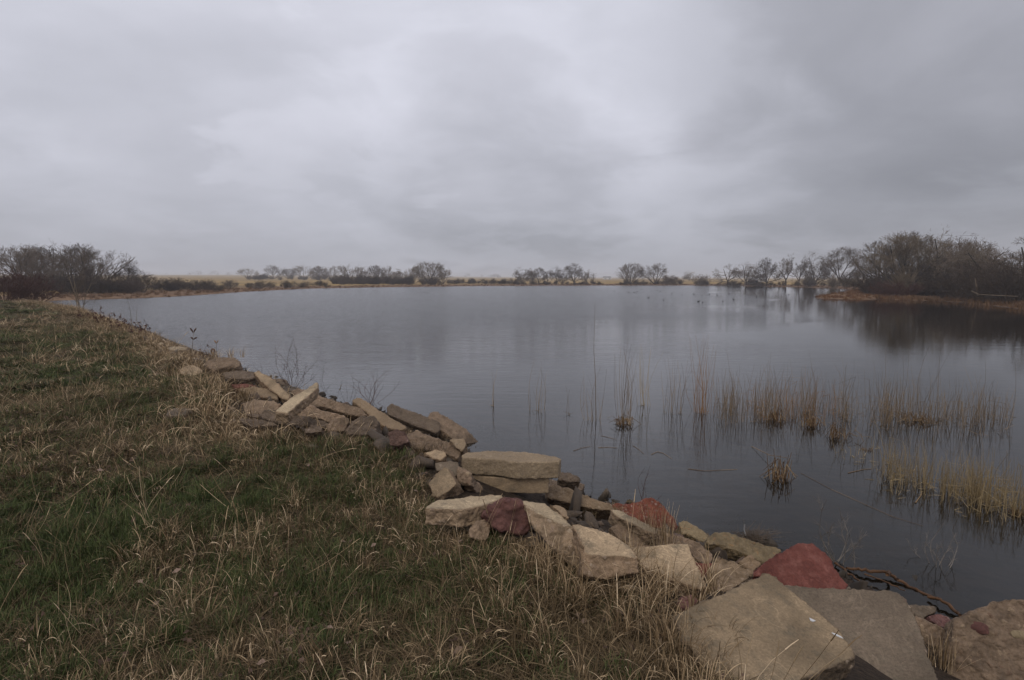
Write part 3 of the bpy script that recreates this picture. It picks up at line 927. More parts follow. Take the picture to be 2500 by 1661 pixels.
BUSH = [
    ('shrub', 0, 18, 50, 655, 120, 'big reddish-brown thicket at the far left above the grass edge', M_REDB, 'brush thickets on the left'),
    ('shrub', 1, 84, 54, 664, 104, 'reddish-brown thicket right of the big one, at the end of the grass', M_REDB, 'brush thickets on the left'),
    ('shrub', 2, 170, 92, 668, 90, 'dark brown shrub below the middle of the left grove', M_BRUSH, 'brush thickets on the left'),
    ('shrub', 0, 214, 94, 652, 84, 'tall brown shrub just behind the pale sapling', M_BRUSH, 'brush thickets on the left'),
    ('shrub', 1, 265, 96, 668, 70, 'dark shrub right of the sapling under the grove', M_BRUSH, 'brush thickets on the left'),
    ('shrub', 2, 318, 98, 678, 64, 'low dark shrub under the last tree of the left grove', M_BRUSH, 'brush thickets on the left'),
    ('shrub', 0, 400, 118, 678, 50, 'first dark shrub of the hedge row left of the yellow field', M_BRUSH, 'hedge row by the yellow field'),
    ('shrub', 1, 432, 119, 676, 46, 'second dark shrub of the hedge row, slightly taller', M_BRUSH, 'hedge row by the yellow field'),
    ('shrub', 2, 466, 121, 682, 48, 'third dark shrub of the hedge row, wide and low', M_BRUSH, 'hedge row by the yellow field'),
    ('shrub', 0, 508, 124, 680, 30, 'fourth dark shrub of the hedge row, pointed', M_BRUSH, 'hedge row by the yellow field'),
    ('shrub', 1, 562, 132, 682, 34, 'fifth shrub of the hedge row, open and thin', M_TWIG, 'hedge row by the yellow field'),
    ('shrub', 2, 632, 142, 684, 40, 'sixth shrub of the hedge row, in front of the yellow field', M_TWIG, 'hedge row by the yellow field'),
    ('shrub', 0, 662, 150, 686, 22, 'small shrub before the round hazy tree', M_TWIG, 'hedge row by the yellow field'),
    ('shrub', 1, 704, 158, 684, 36, 'dark shrub below the low rounded tree', M_BRUSH, 'hedge row by the yellow field'),
    ('shrub', 2, 742, 168, 686, 32, 'shrub below the twin crowned tree', M_TWIG, 'hedge row by the yellow field'),
    ('shrub', 0, 780, 178, 685, 34, 'dark shrub at the right end of the yellow field', M_BRUSH, 'hedge row by the yellow field'),
    ('shrub', 1, 838, 218, 669, 46, 'brown undergrowth under the left of the wide brown dome', M_BRUSH, 'undergrowth on the far shore'),
    ('shrub', 2, 876, 216, 671, 46, 'brown undergrowth under the right of the wide brown dome', M_BRUSH, 'undergrowth on the far shore'),
    ('shrub', 0, 912, 222, 676, 36, 'undergrowth at the foot of the fan shaped tree', M_BRUSH, 'undergrowth on the far shore'),
    ('shrub', 1, 962, 226, 677, 40, 'undergrowth under the low tree in the dip', M_TWIG, 'undergrowth on the far shore'),
    ('shrub', 2, 992, 226, 672, 30, 'brown shrub left of the upright bushy tree', M_BRUSH, 'undergrowth on the far shore'),
    ('shrub', 0, 1112, 232, 687, 34, 'low brown shrub right of the big domed willow', M_TWIG, 'undergrowth on the far shore'),
    ('shrub', 1, 1146, 240, 687, 34, 'low shrub half way between willow and centre', M_TWIG, 'undergrowth on the far shore'),
    ('shrub', 2, 1184, 236, 680, 32, 'taller round shrub left of the centre gap', M_BRUSH, 'undergrowth on the far shore'),
    ('shrub', 0, 1222, 236, 684, 34, 'flat dark shrub right of the taller round one', M_BRUSH, 'undergrowth on the far shore'),
    ('shrub', 1, 1262, 226, 688, 30, 'low shrub under the leaning cottonwood', M_BRUSH, 'undergrowth on the far shore'),
    ('shrub', 2, 1330, 232, 689, 44, 'low brush in the middle of the far clump', M_TWIG, 'undergrowth on the far shore'),
    ('shrub', 0, 1412, 226, 690, 44, 'dark low brush at the foot of the tallest of the far clump', M_BRUSH, 'undergrowth on the far shore'),
    ('shrub', 1, 1462, 228, 690, 22, 'little dark shrub right of the cone bush', M_BRUSH, 'undergrowth on the far shore'),
    ('shrub', 2, 1520, 226, 689, 30, 'dark brush left of the lone round cottonwood', M_BRUSH, 'undergrowth on the far shore'),
    ('shrub', 0, 1562, 226, 687, 34, 'brush between the two lone round cottonwoods', M_TWIG, 'undergrowth on the far shore'),
    ('shrub', 1, 1628, 224, 671, 44, 'rounded brown bush right of the second lone cottonwood', M_TWIG, 'undergrowth on the far shore'),
    ('shrub', 2, 1650, 226, 675, 26, 'smaller brown bush ending the second lone cottonwood clump', M_TWIG, 'undergrowth on the far shore'),
    ('shrub', 0, 1713, 218, 669, 34, 'lone rounded shrub at the water left of the right-hand row', M_TWIG, 'undergrowth on the far shore'),
    ('shrub', 1, 1786, 204, 686, 50, 'dark brush under the drooping tree', M_BRUSH, 'undergrowth on the far shore'),
    ('shrub', 2, 1850, 200, 688, 44, 'dark brush under the taller bushy-headed tree', M_BRUSH, 'undergrowth on the far shore'),
    ('broom', 0, 1975, 178, 672, 44, 'pinkish low shrub under the fifth tree of the right-hand row', M_TWIG, 'undergrowth on the far shore'),
    ('broom', 1, 2034, 162, 670, 44, 'buff upright bush in front of the tallest tree of the right-hand row', M_TWIGT, None),
    ('shrub', 1, 2070, 158, 668, 40, 'dark shrub beside the buff upright bush', M_BRUSH, None),
    ('shrub', 2, 2128, 92, 660, 66, 'brown brush under the left edge of the right-hand wood', M_BRUSH, 'brush of the right-hand wood'),
    ('broom', 0, 2203, 84, 650, 62, 'pale straw-coloured upright bush standing out in front of the wood', M_TWIGT, None),
    ('shrub', 0, 2168, 82, 682, 66, 'low reddish bush at the left foot of the pale upright bush', M_REDB, None),
    ('shrub', 1, 2222, 80, 690, 60, 'low purplish bush at the right foot of the pale upright bush', M_REDB, None),
    ('shrub', 2, 2185, 100, 632, 90, 'tall dark brush behind the pale upright bush', M_BRUSH, 'brush of the right-hand wood'),
    ('shrub', 0, 2262, 84, 650, 90, 'dark brush right of the pale upright bush', M_BRUSH, 'brush of the right-hand wood'),
    ('shrub', 1, 2310, 76, 652, 100, 'dark brush in the middle of the wood above the shore grass', M_BRUSH, 'brush of the right-hand wood'),
    ('shrub', 2, 2360, 70, 640, 110, 'dark brush below the lower crooked tree', M_BRUSH, 'brush of the right-hand wood'),
    ('shrub', 0, 2420, 64, 634, 120, 'tangled dark brush left of the rightmost tree', M_BRUSH, 'brush of the right-hand wood'),
    ('shrub', 1, 2480, 60, 640, 130, 'tangled dark brush at the right edge under the biggest limb', M_BRUSH, 'brush of the right-hand wood'),
    ('shrub', 2, 2470, 72, 618, 130, 'tall tangle behind the brush at the right edge', M_BRUSH, 'brush of the right-hand wood'),
    ('shrub', 0, 2390, 82, 622, 130, 'tall tangle filling the wood below the crooked trees', M_BRUSH, 'brush of the right-hand wood'),
    ('shrub', 1, 2310, 92, 622, 120, 'tall tangle under the big pale-limbed tree', M_BRUSH, 'brush of the right-hand wood'),
    ('shrub', 2, 2235, 96, 625, 110, 'tall tangle under the big domed tree', M_BRUSH, 'brush of the right-hand wood'),
    ('shrub', 1, 2580, 60, 620, 150, 'dark brush past the right edge', M_BRUSH, 'brush of the right-hand wood'),
]
for st, i, px, Yd, top, wp, lab, tw, grp in BUSH:
    place_tree('broom_bush' if st == 'broom' else 'bare_shrub', st, i, px, Yd, top, wp, lab, 'bush', tw, grp)


def pathseg(pts, r0, r1):
    pts = [np.array(p, float) for p in pts]
    n = len(pts) - 1
    out = []
    for k in range(n):
        out.append((*pts[k], *pts[k + 1], r0 + (r1 - r0) * k / n, r0 + (r1 - r0) * (k + 1) / n))
    return out


# sapling on the left shore
place_tree('bare_sapling', 'sapling', 0, 196, 46, 640, 62, 'thin pale bare sapling standing at the water edge on the left', 'tree', M_TWIG, None, rot=0.6, bark=M_TWIGT)

# pale dead trunks in the right-hand wood
for (a, bb, r, lab) in (((2372, 712), (2402, 722), .10, None),):
    pass
Yq = 62.0


def wood_pt(px, py, Yq):
    d = ray(px, py)
    t = Yq / d[1]
    return np.array([0, 0, EYE]) + d * t


V, F, sh = tubes(pathseg([wood_pt(2372, 711, 60), wood_pt(2388, 719, 60), wood_pt(2420, 721, 59), wood_pt(2485, 724, 58)], .06, .03), 6)
tag(obj('fallen_branch', mesh_np('fallen_branch', V, F, {'shade': sh}), M_TWIG), 'long pale dead branch lying low across the dark brush at the right', 'branch')
V, F, sh = tubes(pathseg([wood_pt(2442, 672, 66), wood_pt(2425, 655, 66), wood_pt(2410, 640, 66), wood_pt(2398, 628, 66)], .09, .04), 6)
tag(obj('dead_limb', mesh_np('dead_limb', V, F, {'shade': sh}), M_TWIG), 'slanting pale dead limb caught in the right-hand wood', 'branch')
V, F, sh = tubes(pathseg([wood_pt(2387, 722, 63), wood_pt(2384, 700, 63), wood_pt(2381, 680, 63)], .10, .06), 6)
tag(obj('dead_snag', mesh_np('dead_snag', V, F, {'shade': sh}), M_TWIG), 'short pale upright dead trunk behind the fallen branch', 'branch')

# hazy tree masses far beyond the fields
allV, allF, allS = [], [], []
random.seed(5)
cV = {}
base_me = proto('willow', 1)[1]
co = np.empty(len(base_me.vertices) * 3, np.float32)
base_me.vertices.foreach_get('co', co)
co = co.reshape(-1, 3)
nf = len(base_me.polygons)
lp = np.empty(nf * 4, np.int32)
base_me.loops.foreach_get('vertex_index', lp)
lp = lp.reshape(-1, 4)
keep = np.arange(nf) < nf  # all
seg_n = nf // 3
pick = rng.random(seg_n) < 0.10
vv = co.reshape(-1, 6, 3)[pick]
cen = vv.mean(1, keepdims=True)
vv = cen + (vv - cen) * np.array([2.6, 2.6, 1.0])
k = np.arange(3)
wid = 0
for q in range(130):
    px = random.uniform(-100, 2700)
    Yd = random.uniform(820, 1500)
    x = at_Y(px, Yd)
    h = random.uniform(5, 10)
    w = random.uniform(0.7, 1.1) * h
    z = ground_z(x, Yd)
    c, s = math.cos(q), math.sin(q)
    P = vv.reshape(-1, 3) * np.array([w, w, h])
    P = np.stack([P[:, 0] * c - P[:, 1] * s + x, P[:, 0] * s + P[:, 1] * c + Yd, P[:, 2] + z], 1)
    n = len(vv)
    b0 = (np.arange(n) * 6)[:, None] + wid
    allF.append(np.stack([b0 + k, b0 + (k + 1) % 3, b0 + (k + 1) % 3 + 3, b0 + k + 3], -1).reshape(-1, 4))
    allV.append(P)
    allS.append(np.repeat(rng.random(n), 6))
    wid += len(P)
tag(obj('distant_woods', mesh_np('distant_woods', np.vstack(allV), np.vstack(allF), {'shade': np.concatenate(allS)}), M_TWIG),
    'hazy line of bare trees far across the fields', 'woods', kind='stuff')


# ------------------------------------------------------------------ far buildings
def box(x0, x1, y0, y1, z0, z1):
    v = np.array([[x, y, z] for z in (z0, z1) for y in (y0, y1) for x in (x0, x1)], float)
    f = np.array([[0, 2, 3, 1], [4, 5, 7, 6], [0, 1, 5, 4], [2, 6, 7, 3], [0, 4, 6, 2], [1, 3, 7, 5]])
    return v, f


def house(px, Yd, w, d, h, name, label, wall, cat='house'):
    x = at_Y(px, Yd)
    z = ground_z(x, Yd) - 0.1
    r = empty(name, (x, Yd, z))
    tag(r, label, cat)
    v, f = box(-w / 2, w / 2, -d / 2, d / 2, 0, h)
    obj('wall', mesh_np('wall', v, f), wall, r)
    rv = np.array([[-w / 2 - .3, -d / 2 - .3, h + .02], [w / 2 + .3, -d / 2 - .3, h + .02], [w / 2 + .3, d / 2 + .3, h + .02], [-w / 2 - .3, d / 2 + .3, h + .02], [-w / 2 - .3, 0, h * 1.5], [w / 2 + .3, 0, h * 1.5]])
    me = bpy.data.meshes.new('roof')
    me.from_pydata(rv.tolist(), [], [(0, 1, 5, 4), (3, 4, 5, 2), (0, 4, 3), (1, 2, 5), (0, 3, 2, 1)])
    obj('roof', me, M_ROOF, r)
    for k in (-0.28, 0.28):
        v, f = box(w * k - .5, w * k + .5, -d / 2 - .04, -d / 2 - .005, h * .35, h * .8)
        obj('window', mesh_np('window', v, f), M_GLASS, r)


house(1482, 640, 7.5, 8, 2.4, 'farm_house', 'low white building far off in the haze between the tree clumps', M_HOUSE)
house(1858, 330, 4.6, 6, 2.3, 'farm_house', 'small white building half hidden behind the trees of the right-hand row', M_HOUSE)
house(1838, 240, 3.2, 3, 1.6, 'wooden_shed', 'small dark brown shed under the trees of the right-hand row', M_SHED, 'shed')

# ------------------------------------------------------------------ rocks
def rock(name, label, mat, polys, n=(0, 0, 1), t=0.12, off=None, anchor=None, z=None, rough=0, amp=1.0, side=1.0, vox=None, cat='slab', group=None):
    """polys: image outlines of the exposed face; n: that face's normal; t: thickness along -n.
    The face plane passes through the anchor pixel, at the ground there raised by off (or at height z)."""
    if not isinstance(polys[0], (list, tuple)) or not isinstance(polys[0][0], (list, tuple)):
        polys = [polys]
    p0 = np.array(polys[0], float)
    a = anchor if anchor is not None else tuple(p0.mean(0))
    if off is None:
        off = t * 0.75
    A = at_z(a[0], a[1], z) if z is not None else hit(a[0], a[1], off)
    specs = []
    for pi, pl in enumerate(polys):
        if isinstance(pl, dict):
            specs.append((pl['p'], pl.get('n', n), pl.get('t', t)))
        else:
            specs.append((pl, n, t))
    nn = np.array(n, float)
    nn /= np.linalg.norm(nn)
    C = np.array([0, 0, EYE])
    vs, fs = [], []
    for pl, n2, t2 in specs:
        n2 = np.array(n2, float)
        n2 /= np.linalg.norm(n2)
        top = []
        for (px, py) in pl:
            d = ray(px, py)
            tt = ((A - C) @ n2) / (d @ n2)
            top.append(C + d * tt)
        b0 = len(vs)
        k = len(top)
        vs += top + [q - n2 * t2 for q in top]
        fs.append([b0 + i for i in range(k)])
        fs.append([b0 + k + i for i in range(k)][::-1])
        for i in range(k):
            j = (i + 1) % k
            fs.append([b0 + i, b0 + k + i, b0 + k + j, b0 + j])
    vs = np.array(vs)
    cen = vs.mean(0)
    dist = np.linalg.norm(cen - C)
    me = bpy.data.meshes.new('tmp')
    me.from_pydata((vs - cen).tolist(), [], fs)
    me.update()
    bm = bmesh.new()
    bm.from_mesh(me)
    bmesh.ops.recalc_face_normals(bm, faces=bm.faces)
    bm.to_mesh(me)
    bm.free()
    tmp = bpy.data.objects.new('tmp', me)
    COL.objects.link(tmp)
    md = tmp.modifiers.new('r', 'REMESH')
    md.mode = 'VOXEL'
    md.voxel_size = (vox or max(0.011, 0.0029 * dist)) * 0.66
    dg_ = bpy.context.evaluated_depsgraph_get()
    me2 = bpy.data.meshes.new_from_object(tmp.evaluated_get(dg_))
    COL.objects.unlink(tmp)
    bpy.data.objects.remove(tmp)
    bpy.data.meshes.remove(me)
    N = len(me2.vertices)
    co = np.empty(N * 3, np.float32)
    me2.vertices.foreach_get('co', co)
    co = co.reshape(-1, 3).astype(float)
    no = np.empty(N * 3, np.float32)
    me2.vertices.foreach_get('normal', no)
    no = no.reshape(-1, 3)
    facing = no @ nn
    sm = np.clip((facing - 0.80) / 0.15, 0, 1)
    rg = np.clip(side * (1 - sm) + sm * rough, 0, 1)
    seed = random.uniform(0, 100)
    disp = np.zeros((N, 3))
    sc = min(1.0, dist / 8 + 0.35)
    for i in range(N):
        p = Vector(co[i])
        q = p * 5.0
        q.x += seed
        v1 = mnoise.noise_vector(q)
        s2 = mnoise.fractal(p * 16 + Vector((seed, 0, 0)), 0.9, 2.0, 3)
        s3 = mnoise.noise(p * 3.1 + Vector((0, seed, 0)))
        r_ = rg[i]
        disp[i] = (np.array(v1) * (0.014 if rough == 1 else 0.007) * amp * (0.25 + 0.75 * r_)) + no[i] * (s2 * 0.013 * amp * (0.05 + 0.95 * r_) + s3 * (0.02 if rough == 1 else 0.006) * amp * r_)
    co = co + disp
    me2.vertices.foreach_set('co', co.astype(np.float32).ravel())
    at = me2.attributes.new('rough', 'FLOAT', 'POINT')
    at.data.foreach_set('value', rg.astype(np.float32))
    me2.polygons.foreach_set('use_smooth', np.ones(len(me2.polygons), bool))
    me2.update()
    me2.materials.clear()
    me2.name = name
    o = obj(name, me2, mat, loc=cen)
    tag(o, label, cat, group)
    return o


def A_(*pts):   # zoom frame A
    return [(1000 + u / 3.371, 1050 + v / 3.371) for u, v in pts]


def B_(*pts):
    return [(1500 + u / 3.371, 1200 + v / 3.371) for u, v in pts]


def C_(*pts):
    return [(1900 + u / 3.933, 1300 + v / 3.933) for u, v in pts]


def D_(*pts):
    return [(550 + u / 3.631, 850 + v / 3.631) for u, v in pts]


def E_(*pts):
    return [(350 + u / 4.48, 750 + v / 4.48) for u, v in pts]


random.seed(3)
# --- foreground right
front_slab = rock('concrete_slab', 'largest tan broken slab in the foreground, with white droppings on its right part', M_FRONT,
     B_((1240, 668), (1290, 680), (1335, 712), (1410, 778), (1470, 815), (1530, 870), (1590, 920), (1650, 965), (1720, 1030), (1800, 1095), (1850, 1140), (1885, 1185), (1900, 1225),
        (1960, 1280), (1985, 1350), (1975, 1370), (1850, 1420), (1700, 1480), (1560, 1545), (1400, 1660), (1000, 1660), (700, 1400), (560, 1200), (485, 1020), (700, 920), (1000, 790)),
     n=(0.10, -0.20, 1), t=0.13, off=0.10, anchor=(1800, 1560), vox=0.012)
grey_slab = rock('concrete_slab', 'big grey-brown slab sloping towards the viewer, right behind the largest tan slab', M_GREYC,
     C_((-120, 505), (80, 510), (210, 518), (330, 527), (480, 530), (600, 537), (700, 540), (800, 546), (880, 548), (1020, 560), (1150, 566), (1205, 610), (1225, 670), (1260, 720), (1290, 775),
        (1335, 850), (1370, 950), (1400, 1060), (1430, 1190), (1490, 1260), (1545, 1420), (1600, 1600), (500, 1700), (100, 1300), (-150, 800)),
     n=(-0.10, -0.42, 1), t=0.14, off=0.12, anchor=(2120, 1560), vox=0.013, rough=0.15)
agg_boulder = rock('concrete_boulder', 'coarse aggregate boulder in the bottom right corner with a dark red pebble', M_AGG,
     C_((1700, 850), (1780, 805), (1880, 760), (2000, 705), (2080, 658), (2200, 645), (2360, 652), (2600, 700), (2800, 1000), (2800, 1500), (1700, 1600), (1600, 1400), (1600, 1290), (1612, 1170), (1655, 1040), (1690, 970), (1700, 900)),
     n=(-0.35, -0.75, 0.75), t=0.5, off=0.22, anchor=(2420, 1600), rough=1, amp=1.2, vox=0.014, cat='boulder')
rock('concrete_block', 'small grey block just behind the corner of the big grey-brown slab', M_GREYC, C_((1245, 690), (1490, 700), (1530, 755), (1480, 790), (1400, 830), (1320, 800), (1280, 760)),
     n=(0.1, -0.5, 1), t=0.14, off=0.12, rough=0.6, cat='block')
rock('pink_stone', 'pinkish stone wedged left of the corner boulder', M_PINK, C_((1440, 790), (1540, 755), (1640, 800), (1715, 860), (1695, 960), (1600, 920), (1490, 860)),
     n=(0.2, -0.7, 0.8), t=0.2, off=0.1, rough=1, cat='stone')
rock('rough_rubble_block', 'rough brown block between the big grey-brown slab and the corner boulder', M_AGG, C_((1320, 810), (1400, 830), (1500, 880), (1600, 930), (1690, 970), (1640, 1060), (1560, 1110), (1420, 1080), (1390, 1040)),
     n=(0.0, -0.7, 0.8), t=0.3, off=0.1, rough=1, cat='block')
rock('red_slab', 'smooth triangular brick-red stone slab near the water', M_RED,
     B_((1125, 700), (1200, 620), (1300, 555), (1400, 500), (1500, 432), (1580, 415), (1635, 420), (1685, 470), (1760, 540), (1812, 620), (1860, 690), (1940, 772), (1900, 830), (1640, 850), (1420, 800), (1330, 740), (1240, 700)),
     n=(0.12, -0.70, 0.75), t=0.28, off=0.16, anchor=(1960, 1410), rough=0.45, amp=1.0)
rock('rough_rubble_block', 'rough speckled block left of the red triangular slab', M_PALE,
     B_((760, 640), (790, 590), (830, 530), (910, 540), (990, 565), (1060, 605), (1150, 640), (1160, 700), (1000, 800), (840, 860), (770, 800)),
     n=(-0.1, -0.65, 0.8), t=0.3, off=0.12, rough=1, cat='block')
rock('concrete_chunk', 'small pointed chunk between the speckled block and the red triangular slab', M_CONC, B_((1010, 580), (1080, 540), (1130, 528), (1205, 600), (1150, 655), (1080, 630)),
     n=(0.1, -0.6, 0.8), t=0.2, off=0.12, rough=0.8, cat='chunk')
rock('lichened_slab', 'long ochre slab with dark lichen, propped over a black gap by the water', M_LICH,
     B_((752, 415), (775, 375), (800, 345), (880, 333), (1000, 360), (1100, 395), (1200, 430), (1330, 458), (1385, 492), (1300, 560), (1235, 590), (1130, 540), (1000, 490), (850, 440), (780, 440)),
     n=(0.15, -0.45, 0.9), t=0.13, off=0.18, rough=0.85)
rock('lichened_slab', 'small ochre block sticking up behind the long ochre slab, right of the orange stone', M_LICH,
     B_((530, 258), (575, 230), (610, 242), (700, 305), (785, 365), (752, 425), (680, 395), (600, 345), (560, 350)),
     n=(0.1, -0.5, 0.85), t=0.16, off=0.14, rough=0.7)
rock('orange_stone', 'bright orange-red pebbly stone rising beside the water', M_RUST,
     A_((1655, 625), (1700, 600), (1800, 602), (1900, 588), (1940, 553), (1990, 548), (2050, 590), (2105, 640), (2155, 700), (2200, 750), (2240, 870), (2100, 880), (1900, 800), (1740, 720)),
     n=(0.05, -0.72, 0.75), t=0.25, off=0.14, rough=0.9, amp=0.9, cat='stone')
rock('yellow_stone', 'little yellowish stone peeping over the orange pebbly stone', M_LICH, A_((1770, 595), (1785, 565), (1815, 555), (1850, 575), (1860, 610)),
     n=(0, -0.6, 0.8), t=0.12, off=0.1, rough=1, cat='stone')
rock('concrete_slab', 'smooth tan slab tipped on edge in the centre of the pile, left of the red stones', M_CONC,
     B_((125, 455), (300, 440), (450, 432), (608, 425), (630, 500), (655, 570), (700, 650), (735, 720), (765, 785), (690, 788), (590, 760), (480, 722), (380, 680), (250, 640), (190, 560)),
     n=(-0.06, -0.40, 1), t=0.11, off=0.17)
rock('rough_rubble_block', 'long rough block running behind the tipped tan slab', M_AGG,
     A_((1640, 790), (1700, 773), (1900, 802), (2070, 858), (2240, 915), (2300, 950), (2330, 1010), (2100, 1000), (1830, 975), (1720, 890)),
     n=(0, -0.6, 0.8), t=0.2, off=0.12, rough=1, cat='block')
rock('rough_rubble_block', 'knobbly end of a block above the black gap, right of the tipped tan slab', M_AGG,
     B_((360, 325), (560, 362), (700, 415), (760, 470), (830, 520), (800, 600), (700, 570), (640, 520), (600, 440), (450, 390)),
     n=(0.05, -0.6, 0.8), t=0.22, off=0.1, rough=1, cat='block')
rock('concrete_slab', 'thin pale slab edge lying against the orange pebbly stone', M_PALE,
     A_((1655, 650), (1700, 650), (1770, 680), (1900, 740), (2050, 815), (2040, 850), (1960, 835), (1850, 780), (1740, 730), (1680, 690)),
     n=(0.1, -0.15, 1), t=0.12, off=0.2, anchor=(1560, 1282))
rock('red_stone', 'small dark red stone in the shade right of the tipped tan slab', M_RED, B_((660, 575), (740, 580), (800, 600), (760, 680), (730, 720), (690, 650)),
     n=(0, -0.8, 0.6), t=0.2, off=0.08, rough=1, cat='stone')
rock('pink_stone', 'small pink stone in the hollow below the tipped tan slab', M_PINK, B_((535, 935), (580, 880), (640, 885), (700, 905), (660, 960), (560, 975)),
     n=(0, -0.7, 0.7), t=0.16, off=0.06, rough=1, cat='stone')
# --- middle stack
rock('concrete_slab', 'thick pale slab on top of the stack in the middle', M_PALE,
     A_((428, 205), (470, 185), (640, 172), (830, 170), (960, 180), (1080, 200), (1200, 214), (1250, 240), (1225, 262), (1050, 268), (890, 268), (720, 242), (440, 226)),
     n=(0.03, -0.02, 1), t=0.155, z=1.27, vox=0.013, rough=0.5, side=0.35)
rock('concrete_slab', 'second slab of the middle stack, directly under the thick top one', M_CONC,
     A_((492, 365), (560, 330), (1000, 340), (1130, 360), (1150, 402), (1000, 404), (800, 398), (640, 384)),
     n=(0.03, -0.05, 1), t=0.14, z=1.10, vox=0.013, side=0.15)
rock('concrete_slab', 'long brown slab sliding down to the right from the middle stack', M_CONC,
     A_((1140, 448), (1220, 452), (1340, 490), (1400, 516), (1540, 572), (1665, 618), (1680, 668), (1500, 650), (1380, 622), (1240, 585), (1140, 556)),
     n=(0.05, -0.75, 0.65), t=0.26, off=0.16, rough=0.6)
rock('dark_rock', 'upper dark rock poking out to the right of the thick top slab', M_DARK, A_((1240, 345), (1310, 350), (1390, 385), (1405, 405), (1395, 432), (1300, 425), (1235, 400)),
     n=(0.1, -0.55, 0.8), t=0.15, off=0.3, rough=1, cat='rock')
rock('dark_rock', 'lower dark rock poking out to the right of the middle stack, above the water', M_DARK, A_((1150, 402), (1290, 412), (1400, 432), (1448, 450), (1430, 495), (1390, 505), (1300, 470), (1150, 445)),
     n=(0.1, -0.6, 0.8), t=0.18, off=0.18, rough=1, cat='rock')
rock('concrete_block', 'small upended block at the left foot of the middle stack', M_CONC, A_((158, 435), (225, 365), (285, 302), (318, 308), (355, 375), (392, 440), (330, 500), (240, 560), (190, 545)),
     n=(-0.25, -0.75, 0.75), t=0.22, off=0.12, rough=0.1, cat='block')
rock('concrete_block', 'grey block behind the small upended block', M_GREYC, A_((208, 265), (300, 252), (400, 262), (425, 330), (375, 375), (300, 345), (215, 340)),
     n=(0, -0.6, 0.8), t=0.2, off=0.12, rough=0.3, cat='block')
rock('rough_rubble_block', 'rough stone propping the left end of the middle stack', M_AGG, A_((400, 300), (450, 320), (500, 360), (500, 450), (420, 440), (385, 380)),
     n=(-0.3, -0.7, 0.7), t=0.3, off=0.14, rough=1, cat='block')
rock('concrete_slab', 'smooth pale slab jutting left from under the stack, above the maroon boulder', M_PALE,
     A_((120, 638), (180, 600), (235, 574), (500, 550), (760, 532), (770, 560), (640, 610), (520, 640), (440, 655), (330, 655), (130, 648)),
     n=(-0.02, -0.06, 1), t=0.12, off=0.22, anchor=(1150, 1235))
rock('maroon_boulder', 'dark maroon boulder in the middle, under the pale slab', M_MAROON,
     A_((600, 690), (645, 640), (720, 605), (790, 575), (860, 568), (920, 590), (955, 670), (990, 760), (985, 820), (930, 862), (850, 852), (740, 832), (680, 800), (650, 745)),
     n=(0.1, -0.85, 0.5), t=0.34, off=0.18, rough=1, amp=1.5, cat='boulder')
rock('rough_rubble_block', 'small rough speckled stone left of the maroon boulder', M_AGG, A_((480, 830), (510, 780), (545, 735), (655, 728), (668, 790), (650, 850), (630, 905), (560, 912), (500, 880)),
     n=(0, -0.8, 0.6), t=0.2, off=0.1, rough=1, cat='stone')
rock('concrete_slab', 'half buried slab edge in dry grass below the maroon boulder', M_GREYC, A_((735, 862), (900, 870), (1045, 890), (1055, 955), (940, 975), (780, 905)),
     n=(0, -0.7, 0.7), t=0.16, off=0.03)
rock('concrete_slab', 'long slab with a smooth top and coarse broken side, running down from the stack', M_PALE,
     [A_((895, 575), (1000, 585), (1115, 602), (1230, 690), (1350, 795), (1400, 860), (1300, 800), (1190, 745), (1060, 685), (930, 612)),
      {'p': A_((930, 605), (1060, 682), (1190, 742), (1345, 792), (1400, 870), (1450, 1010), (1430, 1180), (1290, 1090), (1150, 962), (1040, 840), (970, 720)), 'n': (-0.45, -0.75, 0.6), 't': 0.22}],
     n=(0.0, -0.22, 1), t=0.13, off=0.24, anchor=(1330, 1265), vox=0.014)
rock('concrete_slab', 'broad slab with a crumbling front edge, left of the tipped tan slab', M_CONC,
     [A_((1335, 772), (1500, 798), (1665, 850), (1750, 900), (1830, 970), (1880, 1060), (1760, 1050), (1600, 1045), (1450, 1015), (1400, 900)),
      {'p': A_((1440, 1000), (1600, 1035), (1760, 1040), (1870, 1050), (1890, 1180), (1750, 1200), (1560, 1225), (1410, 1185)), 'n': (0.0, -0.85, 0.55), 't': 0.25}],
     n=(0.02, -0.30, 1), t=0.14, off=0.22, anchor=(1480, 1355), vox=0.014)
rock('concrete_chunk', 'small slab chunk behind the long smooth-topped slab', M_CONC, A_((1145, 608), (1240, 618), (1295, 660), (1310, 735), (1260, 710), (1200, 650)),
     n=(0.1, -0.4, 0.9), t=0.14, off=0.14, rough=0.5, cat='chunk')
rock('concrete_slab', 'buried slab edge showing in dry grass below the crumbling slab', M_PALE, A_((1650, 1235), (1760, 1245), (1860, 1290), (1800, 1320), (1700, 1290)),
     n=(0, -0.5, 0.8), t=0.14, off=0.06, rough=0.5)
